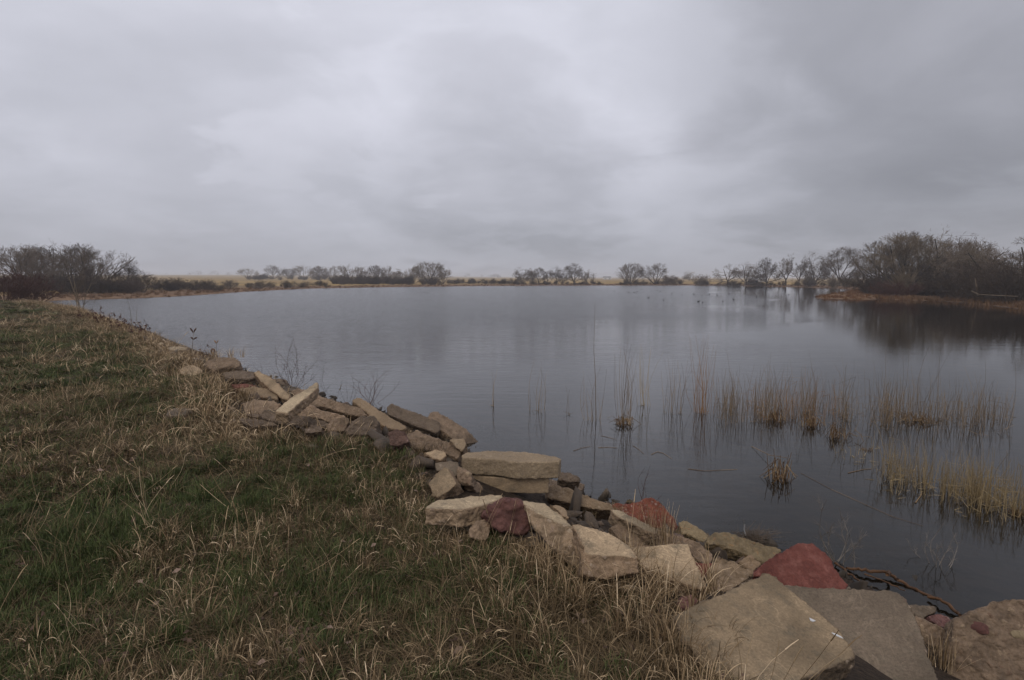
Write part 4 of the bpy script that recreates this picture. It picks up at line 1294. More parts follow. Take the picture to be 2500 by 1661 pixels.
# --- left run
rock('concrete_slab', 'large rough-backed slab sloping into the water left of the stack', M_AGG,
     D_((1795, 620), (1830, 560), (1885, 565), (2000, 630), (2080, 680), (2150, 722), (2205, 785), (2260, 850), (2310, 920), (2150, 900), (2000, 790), (1880, 700)),
     n=(0.3, -0.45, 0.8), t=0.2, off=0.2, rough=0.9)
rock('concrete_slab', 'dark-fronted slab lying left of the large one that slopes into the water', M_DARK,
     D_((1428, 520), (1480, 485), (1560, 528), (1660, 560), (1750, 590), (1830, 625), (1905, 662), (1905, 722), (1870, 750), (1700, 695), (1560, 640), (1440, 585)),
     n=(0.0, -0.62, 0.75), t=0.16, off=0.28, rough=0.5)
rock('concrete_slab', 'brown plank-like slab dropping right, middle of the left run of rubble', M_CONC,
     D_((1118, 470), (1160, 434), (1205, 440), (1280, 490), (1350, 540), (1450, 600), (1540, 655), (1610, 705), (1570, 730), (1450, 712), (1330, 642), (1250, 570)),
     n=(0.1, -0.5, 0.85), t=0.16, off=0.26, rough=0.4)
rock('concrete_slab', 'long thick rough slab with a ragged top edge crossing over the pale plank', M_AGG,
     D_((608, 392), (640, 375), (720, 385), (850, 430), (980, 470), (1100, 500), (1200, 530), (1260, 600), (1190, 610), (1060, 582), (850, 520), (720, 512), (620, 512)),
     n=(0.0, -0.7, 0.7), t=0.22, off=0.28, rough=0.9)
rock('concrete_plank', 'narrow pale plank-like slab sticking up to the right above the water', M_PALE,
     D_((438, 560), (520, 480), (610, 420), (720, 360), (800, 298), (828, 318), (818, 352), (770, 400), (680, 470), (600, 540), (550, 578)),
     n=(0.1, -0.25, 1), t=0.12, off=0.34, anchor=(671, 1004))
rock('rough_rubble_block', 'long rounded rough rock under the thick ragged slab', M_AGG,
     D_((578, 562), (640, 515), (735, 503), (900, 558), (1050, 598), (1105, 642), (1060, 665), (960, 672), (850, 625), (640, 600)),
     n=(0, -0.7, 0.7), t=0.22, off=0.16, rough=1, cat='rock')
rock('dark_rock', 'long dark flat rock at the grass edge of the left run', M_DARK,
     D_((300, 592), (350, 552), (430, 553), (600, 588), (750, 608), (880, 645), (915, 672), (850, 700), (650, 686), (480, 664), (340, 635)),
     n=(0, -0.65, 0.75), t=0.18, off=0.17, rough=1, cat='rock')
rock('dark_rock', 'low dark rock at the left end of the long dark flat one', M_DARK, D_((120, 622), (200, 605), (320, 622), (400, 648), (485, 685), (350, 698), (240, 700), (150, 668)),
     n=(0, -0.6, 0.75), t=0.16, off=0.13, rough=1, cat='rock')
rock('rough_rubble_block', 'tan two-lobed rock left of the foot of the pale plank', M_AGG, D_((148, 495), (250, 448), (340, 460), (430, 464), (495, 500), (440, 560), (300, 590), (190, 590)),
     n=(0, -0.55, 0.8), t=0.24, off=0.2, rough=0.9, cat='rock')
rock('dark_rock', 'small round rock between the two-lobed tan rock and the low dark one', M_DARK, D_((180, 590), (240, 565), (300, 572), (305, 605), (230, 618)),
     n=(0, -0.6, 0.75), t=0.14, off=0.12, rough=1, cat='rock')
rock('rough_rubble_block', 'angular tan rock in front of the long rounded one', M_AGG, D_((890, 690), (1000, 620), (1090, 615), (1105, 650), (1060, 730), (900, 750)),
     n=(0.1, -0.7, 0.7), t=0.3, off=0.17, rough=1, cat='rock')
rock('grey_boulder', 'rounded greyish boulder half hidden by grass, middle of the left run', M_DARK, D_((1060, 730), (1120, 650), (1215, 604), (1310, 608), (1345, 660), (1345, 760), (1070, 770)),
     n=(0, -0.8, 0.6), t=0.34, off=0.18, rough=1, amp=1.3, cat='boulder')
rock('dark_rock', 'small brown rock at the grass edge left of the angular tan one', M_DARK, D_((695, 705), (760, 664), (860, 700), (850, 750), (700, 750)),
     n=(0, -0.7, 0.7), t=0.22, off=0.14, rough=1, cat='rock')
rock('maroon_boulder', 'dull maroon rock in dry grass left of the stack', M_DULL, D_((1430, 742), (1510, 705), (1595, 742), (1625, 830), (1560, 870), (1470, 850)),
     n=(0, -0.8, 0.6), t=0.3, off=0.17, rough=1, cat='rock')
rock('rough_rubble_block', 'coarse sprawling slab in dry grass just left of the stack', M_AGG, D_((1600, 765), (1700, 720), (1800, 775), (2000, 848), (2095, 912), (2060, 985), (1960, 945), (1800, 905), (1650, 880)),
     n=(0.05, -0.5, 0.85), t=0.2, off=0.14, rough=1, cat='rock')
rock('pale_block', 'small pale cube-like stone above the coarse sprawling slab', M_PALE, D_((1988, 812), (2030, 795), (2110, 798), (2145, 850), (2105, 918), (2040, 878)),
     n=(0, -0.7, 0.7), t=0.16, off=0.24, rough=0.6, cat='block')
rock('concrete_slab', 'small flat-topped slab in dry grass at the left foot of the stack', M_CONC, D_((1755, 925), (1860, 908), (1945, 912), (1960, 955), (1905, 995), (1830, 970)),
     n=(0, -0.45, 0.85), t=0.14, off=0.12, rough=0.2)
rock('concrete_slab', 'short flat slab in front of the long brown plank, left end of the run', M_CONC, E_((1035, 885), (1230, 868), (1400, 898), (1465, 930), (1475, 1010), (1300, 980), (1060, 930)),
     n=(0, -0.4, 0.9), t=0.16, off=0.14, rough=0.3)
rock('red_slab', 'thin red slab showing in dry grass behind the short flat slab', M_RED, E_((965, 842), (1100, 832), (1240, 850), (1230, 875), (1000, 885)),
     n=(0, -0.3, 0.95), t=0.1, off=0.14)
rock('concrete_plank', 'long brown plank-like slab slanting down right at the left end of the run', M_CONC, E_((1195, 705), (1260, 697), (1340, 740), (1425, 790), (1520, 880), (1610, 960), (1590, 1015), (1530, 1003), (1400, 910), (1270, 800)),
     n=(0, -0.55, 0.8), t=0.16, off=0.28, rough=0.1)
rock('concrete_ledge', 'dark-topped ledge over a black gap at the far left of the rubble', M_DARK, E_((865, 715), (980, 695), (1100, 690), (1210, 705), (1250, 770), (1100, 790), (980, 780), (880, 765)),
     n=(0, -0.5, 0.85), t=0.14, off=0.26, rough=0.9)
rock('flat_rock', 'flat overhanging rock at the top left end of the rubble, above the water', M_AGG, E_((660, 640), (700, 585), (785, 545), (900, 548), (1000, 555), (1062, 590), (1052, 632), (1000, 665), (930, 650), (760, 690)),
     n=(0, -0.45, 0.9), t=0.3, off=0.3, rough=0.9, cat='rock')
rock('concrete_slab', 'pale pointed slab lying in tan grass left of the flat overhanging rock', M_CONC, E_((385, 690), (450, 650), (520, 628), (600, 652), (655, 692), (600, 740), (500, 760), (410, 730)),
     n=(0, -0.35, 0.95), t=0.12, off=0.1)
rock('dark_rock', 'broken dark rock at the water behind the long brown plank', M_DARK, E_((1400, 785), (1480, 772), (1560, 792), (1605, 860), (1560, 880), (1450, 840)),
     n=(0, -0.5, 0.85), t=0.16, off=0.12, rough=1, cat='rock')
rock('concrete_slab', 'flat thin slab at the waterline under the pale plank', M_GREYC, E_((1560, 860), (1650, 868), (1730, 885), (1700, 905), (1600, 900)),
     n=(0, -0.2, 1), t=0.1, off=0.08)
rock('rough_rubble_block', 'rough chunk under the pale plank near the water', M_AGG, E_((1600, 915), (1680, 895), (1760, 905), (1740, 960), (1640, 960)),
     n=(0, -0.5, 0.85), t=0.16, off=0.14, rough=1, cat='chunk')
rock('buried_slab', 'flush purplish slab buried in green grass on the left', M_GREYC, E_((265, 1125), (330, 1106), (430, 1103), (525, 1110), (530, 1142), (470, 1172), (290, 1192), (240, 1170)),
     n=(0, -0.02, 1), t=0.12, off=0.07)
rock('small_stone', 'small flat stone flush in green grass below the left run', M_DARK, D_((725, 850), (790, 838), (830, 855), (790, 872)),
     n=(0, 0, 1), t=0.08, off=0.05, rough=1, cat='stone')
rock('concrete_slab', 'thin straw-coloured ledge at the bank edge, left of the dried pods', M_PALE, [(405, 850), (425, 845), (459, 847), (456, 854), (420, 856)],
     n=(0, -0.1, 1), t=0.12, off=0.16)
rock('small_stone', 'tiny whitish stone on the bank edge far left of the rubble', M_PALE, [(383, 838), (396, 834), (400, 840), (388, 843)],
     n=(0, -0.3, 1), t=0.1, off=0.16, cat='stone')
rock('flat_rock', 'pale rock under the water beside the dark rocks', M_GREYC, A_((1265, 320), (1380, 330), (1440, 380), (1400, 440), (1290, 400)),
     n=(0, 0, 1), t=0.14, z=-0.06, rough=0.6, cat='rock')

# children of the big stones
cb = agg_boulder.location


def face_pt(o, px, py):
    """first hit of an image ray on a stone, in that stone's frame"""
    d = Vector(ray(px, py)).normalized()
    org = Vector((0, 0, EYE)) - o.location
    ok, loc, nrm, _ = o.ray_cast(org, d)
    return (loc, nrm) if ok else (None, None)


bpy.context.view_layer.update()
for (px, py, rx, ry, mt, lab) in ((2391, 1533, 0.062, 0.036, M_MAROON, 'dark red rounded pebble set in the boulder'), (2490, 1551, 0.05, 0.026, M_LICH, 'ochre pebble set in the boulder')):
    p, nrm = face_pt(agg_boulder, px, py)
    if p is None:
        continue
    bm = bmesh.new()
    bmesh.ops.create_icosphere(bm, subdivisions=3, radius=1)
    for v in bm.verts:
        v.co = Vector((v.co.x * rx, v.co.y * ry, v.co.z * 0.012)) * (1 + 0.35 * mnoise.noise(v.co * 1.3))
    me = bpy.data.meshes.new('pebble')
    bm.to_mesh(me)
    bm.free()
    for q in me.polygons:
        q.use_smooth = True
    o = obj('pebble', me, mt, agg_boulder, p)
    o.rotation_euler = nrm.to_track_quat('Z', 'Y').to_euler()
    o['label'] = lab
for (pts, lab) in (([(1976, 1510), (1984, 1514), (1991, 1517), (1984, 1519), (1978, 1516)], 'small white splash'), ([(2030, 1546), (2040, 1549), (2052, 1555), (2058, 1560), (2050, 1557), (2038, 1552)], 'long white streak')):
    q = []
    for px, py in pts:
        p, nrm = face_pt(front_slab, px, py)
        if p is not None:
            q.append(p + nrm * 0.004)
    if len(q) >= 4:
        me = bpy.data.meshes.new('bird_dropping')
        up = nrm * 0.003
        n = len(q)
        me.from_pydata([tuple(v) for v in q] + [tuple(v - up * 3) for v in q], [], [list(range(n)), list(range(n, 2 * n))[::-1]] + [[i, n + i, n + (i + 1) % n, (i + 1) % n] for i in range(n)])
        o = obj('bird_dropping', me, M_WHITE, front_slab)
        o['label'] = lab

# rubble filling the bank between the big pieces
rv, rf, rs = [], [], []
bm = bmesh.new()
bmesh.ops.create_cube(bm, size=1.5)
bmesh.ops.bevel(bm, geom=bm.edges[:], offset=0.22, segments=1, affect='EDGES')
bmesh.ops.triangulate(bm, faces=bm.faces[:])
ico = np.array([v.co[:] for v in bm.verts])
icf = np.array([[v.index for v in f.verts] for f in bm.faces])
bm.free()
cnt = 0
tries = rng.random((26000, 2))
gx = -16 + tries[:, 0] * 24
gy = 1.5 + tries[:, 1] * 26
z, sd, w, ing, dg = land(gx, gy)
ok = (gx > -10.5) & (sd > -1.3) & (~ing) & (w > 0.9) & (gx < 5.5) & ((gy > 3.7) | (gx > 3.3)) & (rng.random(len(gx)) < np.where(sd < 0, .4, 1))
for x, y, zz, s in zip(gx[ok], gy[ok], z[ok], sd[ok]):
    if any(o_.ray_cast(Vector((x, y, 5)) - o_.location, Vector((0, 0, -1)))[0] for o_ in (front_slab, grey_slab, agg_boulder)):
        continue
    zc_ = y * math.cos(PITCH) + (EYE - zz) * math.sin(PITCH)
    if 1135 < CX + FPX * x / zc_ < 1350 and 3.9 < y < 6.0 and s > 1.0:
        continue
    r = float(np.clip(rng.lognormal(-3.2, 0.55), 0.015, 0.13 if y > 4.6 else 0.05))
    A = rng.normal(size=(3, 3))
    Q, _ = np.linalg.qr(A)
    v = ico + 0.14 * rng.normal(size=(len(ico), 3))
    v[:, 0] += v[:, 1] * rng.normal() * 0.4
    v = (v * np.array([1.3, 0.85, 0.42]) * r) @ Q.T
    rv.append(v + np.array([x, y, zz + r * 0.12]))
    rf.append(icf + cnt)
    rs.append(np.full(len(ico), rng.random()))
    cnt += len(ico)
me = mesh_np('rubble_stones', np.vstack(rv), np.vstack(rf), {'rough': np.ones(cnt), 'shade': np.concatenate(rs)})
m_rub, ns, ls = new_mat('rubble_mix')
b, _ = bsdf_out(ns, ls)
at = nd(ns, 'ShaderNodeAttribute', attribute_name='shade')
gco = nd(ns, 'ShaderNodeTexCoord')
nz = nd(ns, 'ShaderNodeTexNoise', i_Scale=60.0, i_Detail=5.0)
ls.new(gco.outputs['Object'], nz.inputs['Vector'])
c = ramp(ns, ls, at.outputs['Fac'], [(0, (0.045, 0.033, 0.024)), (0.4, (0.10, 0.072, 0.050)), (0.8, (0.17, 0.125, 0.085)), (0.93, (0.13, 0.075, 0.055)), (1, (0.22, 0.17, 0.12))])
c = mixc(ns, ls, rngn(ns, ls, nz.outputs['Fac'], 0.35, 0.65, 0.7, 0.0), c, (0.05, 0.038, 0.028))
gs_ = nd(ns, 'ShaderNodeSeparateXYZ')
ls.new(gco.outputs['Object'], gs_.inputs[0])
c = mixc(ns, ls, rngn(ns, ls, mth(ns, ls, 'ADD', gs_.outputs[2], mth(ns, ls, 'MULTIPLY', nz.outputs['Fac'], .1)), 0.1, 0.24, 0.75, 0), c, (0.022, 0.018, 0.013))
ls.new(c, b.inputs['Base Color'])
b.inputs['Roughness'].default_value = 0.9
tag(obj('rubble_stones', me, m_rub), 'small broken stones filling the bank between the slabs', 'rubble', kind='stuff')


# ------------------------------------------------------------------ reeds and water plants
def stem_path(base, top, bend=0.04, n=5, kink=0.0):
    base = np.array(base, float)
    top = np.array(top, float)
    side = rng.normal(size=3) * np.array([1, 1, 0.2])
    L = np.linalg.norm(top - base)
    t = np.linspace(0, 1, n + 1)
    return [base + (top - base) * q + side * bend * L * math.sin(PI * q) * 0.5 + (rng.normal(size=3) * kink * L if 0 < q < 1 else 0) for q in t]


def reed_cluster(px, py, top_py, width_px, n, mat, name, label, cat='reeds', group=None, r=0.0042, lean=0.0, hvar=0.55, litter=4, kind=None, bend=0.1):
    base = at_z(px, py, 0)
    Yd = base[1]
    ppm = FPX / (Yd * math.cos(PITCH) + EYE * math.sin(PITCH))
    h = (py - top_py) / ppm
    w = width_px / ppm
    segs, shd = [], []
    for i in range(n):
        bx = base[0] + rng.normal() * w * 0.22
        by = Yd + rng.normal() * w * 0.30
        hh = h * (1 - hvar * abs(rng.normal() * 0.55)) if i else h
        hh = max(hh, 0.15 * h)
        b0 = np.array([bx, by, -0.25])
        tp = np.array([bx + rng.normal() * 0.10 * hh + lean * hh + (bx - base[0]) * 0.3, by + rng.normal() * 0.10 * hh, hh])
        rr_ = r * random.uniform(0.6, 1.2) * (0.75 + 0.25 * Yd / 8)
        s = pathseg(stem_path(b0, tp, bend), rr_, rr_ * 0.28)
        segs += s
        shd += [rng.random()] * len(s)
        if rng.random() < 0.25:     # a side shoot
            k = s[2]
            p = np.array(k[:3])
            if p[2] > 0:
                e = p + np.array([rng.normal() * .12, rng.normal() * .1, 0.28]) * hh
                segs += pathseg([p, (p + e) / 2 + rng.normal(size=3) * .01, e], rr_ * 0.6, rr_ * 0.25)
                shd += [rng.random()] * 2
    for i in range(litter):         # short broken bits at the waterline
        a = rng.uniform(0, 2 * PI)
        p = np.array([base[0] + rng.normal() * w * 0.25, Yd + rng.normal() * w * 0.3, rng.uniform(0, 0.02)])
        L = rng.uniform(0.06, 0.18)
        q = p + np.array([math.cos(a) * L, math.sin(a) * L, rng.uniform(0, 0.5) * L])
        segs += pathseg([p, q], r * 0.9, r * 0.5)
        shd.append(rng.random())
    s = np.array(segs)
    org = np.array([base[0], Yd, 0])
    s[:, :3] -= org
    s[:, 3:6] -= org
    V, F, sh = tubes(s, 3, shd)
    o = obj(name, mesh_np(name, V, F, {'shade': sh}), mat, loc=org)
    tag(o, label, cat, group, kind)
    return o


RC = [
    (1205, 990, 898, 24, 3, M_REED, 'kinked dark stalk pair alone in open water, leftmost of the reeds'),
    (1308, 1003, 872, 70, 10, M_REED, 'loose brown reed group with one long left-leaning stem, left of the tall stalk'),
    (1388, 1013, 938, 14, 2, M_REED, 'single short leaning reed between the loose group and the tall stalk'),
    (1450, 1026, 900, 56, 12, M_REED, 'thin reeds around the foot of the tall lone stalk'),
    (1528, 1030, 826, 60, 20, M_REED, 'brown fan of reeds right of the tall stalk, with whip-like tips'),
    (1575, 990, 838, 44, 13, M_REEDY, 'yellowish reed fan just behind the brown one'),
    (1640, 1008, 868, 56, 18, M_REED, 'slim reed group left of the bright orange one'),
    (1714, 1008, 812, 38, 30, M_REEDO, 'dense bright orange reed tuft, most colourful of the reeds'),
    (1790, 992, 900, 44, 18, M_REED, 'short brown reed group right of the bright orange tuft'),
]
for px, py, tp, w, n, mt, lab in RC:
    reed_cluster(px, py, tp, w, n, mt, 'reed_clump', lab, group='reed clumps standing in the water')
# tall lone stalk
bz = at_z(1453, 1028, 0)
ppm = FPX / (bz[1] * math.cos(PITCH) + EYE * math.sin(PITCH))
tz = np.array([bz[0] - 0.02, bz[1], (1028 - 742) / ppm])
V, F, sh = tubes(pathseg([bz + [0.02, 0, -.3], bz + [0.0, 0, 0.3 * tz[2]], bz + [-.05, 0, 0.62 * tz[2]], tz + [-.02, 0, 0]], .0075, .0022), 5)
tag(obj('tall_stalk', mesh_np('tall_stalk', V, F, {'shade': sh * 0.3}), M_REED), 'tallest single stalk rising from the water in the middle', 'reed')

def reed_belt(n, xr, base_fn, h_fn, mat, name, label, r=0.0040, lit=0.5):
    segs, shd = [], []
    clumps = rng.random(46)
    ch = rng.uniform(0.55, 1.15, 46)
    for i in range(n):
        u = rng.random()
        hm = 0.7
        if rng.random() < 0.55:
            ci_ = int(rng.random() ** 1.6 * 45)
            hm = ch[ci_]
            u = clumps[ci_] + rng.normal() * rng.choice([0.006, 0.022])
        px = xr[0] + (xr[1] - xr[0]) * u
        py = base_fn(u) + rng.normal() * 17
        bq = at_z(px, py, 0)
        ppm = FPX / (bq[1] * math.cos(PITCH) + EYE * math.sin(PITCH))
        h = hm * h_fn(u) / ppm * (0.35 + 0.65 * rng.beta(2.2, 2))
        if rng.random() < 0.04:
            h *= 1.5
        tp = bq + np.array([rng.normal() * 0.16 * h, rng.normal() * 0.14 * h, h])
        rr_ = r * random.uniform(0.6, 1.2)
        s = pathseg(stem_path(bq + [0, 0, -.2], tp, 0.1, 4), rr_, rr_ * 0.3)
        if rng.random() < 0.16:      # snapped over
            kz = bq + (tp - bq) * rng.uniform(0.35, 0.75)
            a = rng.uniform(0, 2 * PI)
            fall = np.array([math.cos(a), math.sin(a), rng.uniform(-.7, .2)]) * h * rng.uniform(.25, .5)
            s = pathseg([bq + [0, 0, -.2], kz, kz + fall * .5, kz + fall], rr_, rr_ * .4)
        segs += s
        shd += [rng.random()] * len(s)
        if rng.random() < lit:
            a = rng.uniform(0, 2 * PI)
            p = bq + np.array([rng.normal() * .06, rng.normal() * .08, rng.uniform(0, 0.04)])
            L = rng.uniform(0.04, 0.15)
            segs += pathseg([p, p + np.array([math.cos(a) * L, math.sin(a) * L, rng.uniform(-.1, 0.7) * L])], r, r * 0.5)
            shd.append(rng.random())
    V, F, sh = tubes(segs, 3, shd)
    return tag(obj(name, mesh_np(name, V, F, {'shade': sh}), mat), label, 'reeds', kind='stuff')


reed_belt(760, (1750, 2470), lambda u: 1005 + 25 * u, lambda u: 128, M_REED, 'reed_belt', 'long belt of thin brown reeds standing in the shallows on the right')
reed_belt(120, (1820, 2060), lambda u: 1000 + 8 * u, lambda u: 110, M_REEDO, 'reed_belt', 'rust tinged reeds among the left part of the brown belt')
reed_belt(680, (2150, 2640), lambda u: 1160 + 120 * u, lambda u: 140, M_REEDY, 'reed_belt', 'nearer belt of yellowish reeds along the right edge')
reed_belt(26, (2050, 2200), lambda u: 1110 + 40 * u, lambda u: 90, M_REEDY, 'reed_belt', 'few scattered yellow stems left of the nearer reed belt', lit=0.9)
for (px, py, tp, rx) in ((2148, 1000, 850, 4), (2190, 1010, 870, 4), (2250, 1015, 845, 4), (2290, 1020, 850, -8), (2360, 1030, 868, 30), (2385, 1060, 940, 12), (2455, 1035, 890, 10), (1812, 1030, 925, 3)):
    b0 = at_z(px, py, 0)
    ppm = FPX / (b0[1] * math.cos(PITCH) + EYE * math.sin(PITCH))
    t0 = b0 + np.array([rx / ppm, 0, (py - tp) / ppm])
    V, F, sh = tubes(pathseg(stem_path(b0 + [0, 0, -.2], t0, 0.12, 6), .005, .0014), 4)
    place = {2148: 'first', 2190: 'second', 2250: 'third', 2290: 'fourth', 2360: 'fifth', 2385: 'sixth', 2455: 'last', 1812: None}[px]
    lab = 'long dark whip standing above the reed belt, %s from the left of the tall ones' % place if place else 'long thin dark stem between the orange tuft and the brown belt'
    tag(obj('reed_whip', mesh_np('reed_whip', V, F, {'shade': sh * 0.4}), M_REED), lab, 'reed', 'tall whips above the reed belt')


def broken_heap(px, py, wpx, hpx, n, label, mat=M_STUB, cat='reeds', name='broken_reeds'):
    b0 = at_z(px, py, 0)
    ppm = FPX / (b0[1] * math.cos(PITCH) + EYE * math.sin(PITCH))
    w, h = wpx / ppm, hpx / ppm
    segs, shd = [], []
    for i in range(n):
        p = np.array([rng.normal() * w * 0.16, rng.normal() * w * 0.16, -0.03])
        if rng.random() < 0.55:       # bent over: up then down
            a = rng.uniform(0, 2 * PI)
            L = w * rng.uniform(0.2, 0.6)
            mid = p + np.array([math.cos(a) * L * 0.25, math.sin(a) * L * 0.25, h * rng.uniform(0.3, 0.75)])
            e = p + np.array([math.cos(a) * L, math.sin(a) * L, rng.uniform(-0.02, h * 0.35)])
            s = pathseg([p, mid, e], .0055, .003)
        else:
            s = pathseg([p, p + np.array([rng.normal() * .12 * w, rng.normal() * .12 * w, h * rng.uniform(0.3, 1.0)])], .006, .003)
        segs += s
        shd += [rng.random() * (0.4 if i % 3 else 1)] * len(s)
    V, F, sh = tubes(segs, 4, shd)
    return tag(obj(name, mesh_np(name, V, F, {'shade': sh}), mat, loc=b0), label, cat)


broken_heap(1904, 1168, 76, 78, 38, 'collapsed golden reed heap standing alone in dark water')
broken_heap(1892, 1026, 66, 40, 34, 'broken reed knot at the left of the brown belt')
broken_heap(1980, 1040, 56, 42, 34, 'broken reed knot in the middle of three at the front of the belt')
broken_heap(2040, 1068, 60, 48, 30, 'pale crossed broken reeds, nearest of three at the front of the belt')
broken_heap(1528, 1036, 70, 34, 34, 'tangle of short broken stems at the foot of the brown reed fan')
broken_heap(2240, 1028, 90, 30, 40, 'rusty tangle of stems low in the right part of the belt')
broken_heap(2110, 1098, 34, 14, 16, 'small flat rusty scrap of reed floating below the belt')
broken_heap(2480, 1255, 60, 34, 24, 'brown stem tangle at the right edge of the nearer belt')

# floating straws
def straw(p_list, r, label, mat=M_STUB, name='floating_straw', z=0.006, cat='straw', group=None):
    pts = [at_z(px, py, zz) for (px, py, zz) in [(q if len(q) == 3 else (*q, z)) for q in p_list]]
    org = pts[0]
    V, F, sh = tubes(pathseg([q - org for q in pts], r, r * 0.6), 4)
    return tag(obj(name, mesh_np(name, V, F, {'shade': sh * .6 + .2}), mat, loc=org), label, cat, group)


straw([(1955, 1155), (2030, 1195), (2090, 1222), (2180, 1262), (2255, 1285)], .0026, 'very long thin stem lying slantwise on the dark water')
straw([(1400, 1101), (1420, 1094), (1441, 1090)], .004, 'pale straw floating left of the tall stalk reflection', group='straws floating below the reeds')
straw([(1461, 1093), (1485, 1092), (1507, 1094)], .004, 'pale straw floating right of the tall stalk reflection', group='straws floating below the reeds')
straw([(1468, 1064), (1485, 1068), (1505, 1073)], .0035, 'thin straw floating just below the brown reed fan', group='straws floating below the reeds')
straw([(1545, 1088), (1560, 1098), (1572, 1108)], .004, 'short crossed straw below the brown reed fan', group='straws floating below the reeds')
straw([(1590, 1110), (1605, 1103), (1620, 1107), (1640, 1120)], .004, 'crooked pale straw below the bright orange tuft', group='straws floating below the reeds')
straw([(1680, 1145), (1720, 1150), (1760, 1148), (1800, 1146)], .004, 'straw floating left of the collapsed golden heap', group='straws floating below the reeds')
straw([(2070, 1155), (2110, 1146), (2128, 1145)], .005, 'bent yellow straw right of the collapsed golden heap', group='straws floating below the reeds')
straw([(1835, 1090), (1880, 1112, .09), (1922, 1118, .10)], .005, 'long stem leaning out over the collapsed golden heap', group='straws floating below the reeds')
straw([(2088, 1050, .12), (2102, 1062, .10), (2108, 1078, .0)], .007, 'bent golden stem right of the pale crossed reeds', group='straws floating below the reeds')
straw([(2235, 1228), (2248, 1210), (2250, 1200)], .008, 'short pale bent reed at the left foot of the nearer belt', group='straws floating below the reeds')

# small leaning stalks by the middle stack
for (px, py, tx, ty, lab, hd) in ((1470, 1140, 1478, 1140, 'seed-headed stem at the water right of the stack', 1),):
    pass


def twig_fan(px, py, tops, mat, name, label, r=.005, zb=0.0, cat='twigs', group=None, side=2, fine=0):
    b0 = at_z(px, py, zb)
    ppm = FPX / (b0[1] * math.cos(PITCH) + EYE * math.sin(PITCH))
    segs = []
    for (tx, ty) in tops:
        st_ = np.array([rng.normal() * 0.03, rng.normal() * 0.05, -0.06])
        e = np.array([(tx - px) / ppm, rng.normal() * 0.10, (py - ty) / ppm])
        pth = stem_path(st_, e, 0.25, 5, 0.012)
        segs += pathseg(pth, r, r * .35)
        for q in range(side):
            k = random.randint(2, 4)
            p = pth[k]
            d = (pth[k + 1] - pth[k])
            d = rotv(d, random.uniform(0.4, 0.9), random.uniform(0, 6.3)) * np.linalg.norm(e) * random.uniform(0.18, 0.36)
            segs += pathseg([p, p + d * 0.5 + rng.normal(size=3) * .008, p + d], r * .5, r * .22)
            for w_ in range(fine):
                d2 = rotv(d, random.uniform(0.4, 1.0), random.uniform(0, 6.3)) * np.linalg.norm(d) * 0.5
                segs += pathseg([p + d * 0.5, p + d * .5 + d2], r * .35, r * .18)
    V, F, sh = tubes(segs, 3)
    return tag(obj(name, mesh_np(name, V, F, {'shade': sh}), mat, loc=b0), label, cat, group)


twig_fan(716, 950, [(671, 850), (683, 830), (700, 890), (712, 820), (719, 826), (726, 850), (735, 868), (752, 885), (690, 900), (742, 900), (705, 905), (777, 880), (775, 912)], M_REDB,
         'red_willow', 'red-stemmed bare willow shoots rising from the water behind the pale plank', r=.006, cat='shrub', side=4, fine=1)
twig_fan(905, 985, [(862, 915), (880, 925), (905, 905), (925, 900), (896, 930), (940, 935), (850, 940), (980, 925), (962, 895), (915, 940), (948, 912)], M_REDB,
         'red_willow', 'second group of bare shoots in the water, right of the red-stemmed willow', r=.005, cat='shrub', side=3)
twig_fan(846, 985, [(858, 912), (848, 930), (840, 925), (862, 940)], M_BRUSH, 'red_willow', 'small dark shoots behind the plank-like slab, between two willow groups', r=.004, cat='shrub')
twig_fan(791, 955, [(802, 882), (815, 935), (786, 920)], M_BRUSH, 'bare_shoot', 'single curved dark shoot right of the red-stemmed willow', r=.004, cat='shrub')
twig_fan(642, 905, [(619, 880), (640, 884)], M_BRUSH, 'bare_shoot', 'short dark stick leaning left behind the long brown plank', r=.006, cat='shrub', side=0)
twig_fan(2045, 1372, [(1988, 1288), (1996, 1262), (2008, 1215), (2022, 1225), (2035, 1275), (2062, 1250), (2078, 1282), (2100, 1290), (2088, 1330), (2000, 1330), (2070, 1310)], M_GREYT,
         'bare_twig_shrub', 'grey leafless twigs fanning up from the water behind the red triangular slab', r=.0045, cat='shrub', side=4, fine=2)
twig_fan(2290, 1380, [(2250, 1320), (2262, 1292), (2275, 1300), (2310, 1280), (2325, 1298), (2345, 1305), (2262, 1350), (2332, 1335)], M_GREYT,
         'bare_twig_shrub', 'grey leafless twigs in the water nearer the right edge', r=.004, cat='shrub', side=3, fine=1)
twig_fan(1574, 1222, [(1560, 1165), (1571, 1140), (1581, 1150), (1588, 1135), (1612, 1202)], M_REDB, 'red_shoots', 'thin red shoots standing behind the orange pebbly stone', r=.0035, cat='shoots', side=1)
# brush ball washed up
b0 = at_z(1835, 1322, 0.0)
segs = []
for i in range(230):
    a = rng.uniform(0, 2 * PI)
    el = rng.uniform(0.0, 1.2)
    d = np.array([math.cos(a) * math.cos(el), math.sin(a) * math.cos(el) * 0.8, math.sin(el) * 0.62])
    L = rng.uniform(0.14, 0.34)
    p = rng.normal(size=3) * np.array([.06, .05, .02])
    segs += pathseg([p, p + d * L * .5 + rng.normal(size=3) * .025, p + d * L + rng.normal(size=3) * .03 + np.array([0.05, 0, -.02])], .0026, .0012)
V, F, sh = tubes(segs, 3)
tag(obj('brush_ball', mesh_np('brush_ball', V, F, {'shade': sh}), M_TWIG, loc=b0), 'round tangle of dead twigs washed against the rocks behind the ochre slab', 'brush')
straw([(1822, 1312, .02), (1817, 1295, .12), (1818, 1280, .22)], .009, 'curved white strip standing in the round twig tangle', M_WHITE, 'white_strip', cat='strip')

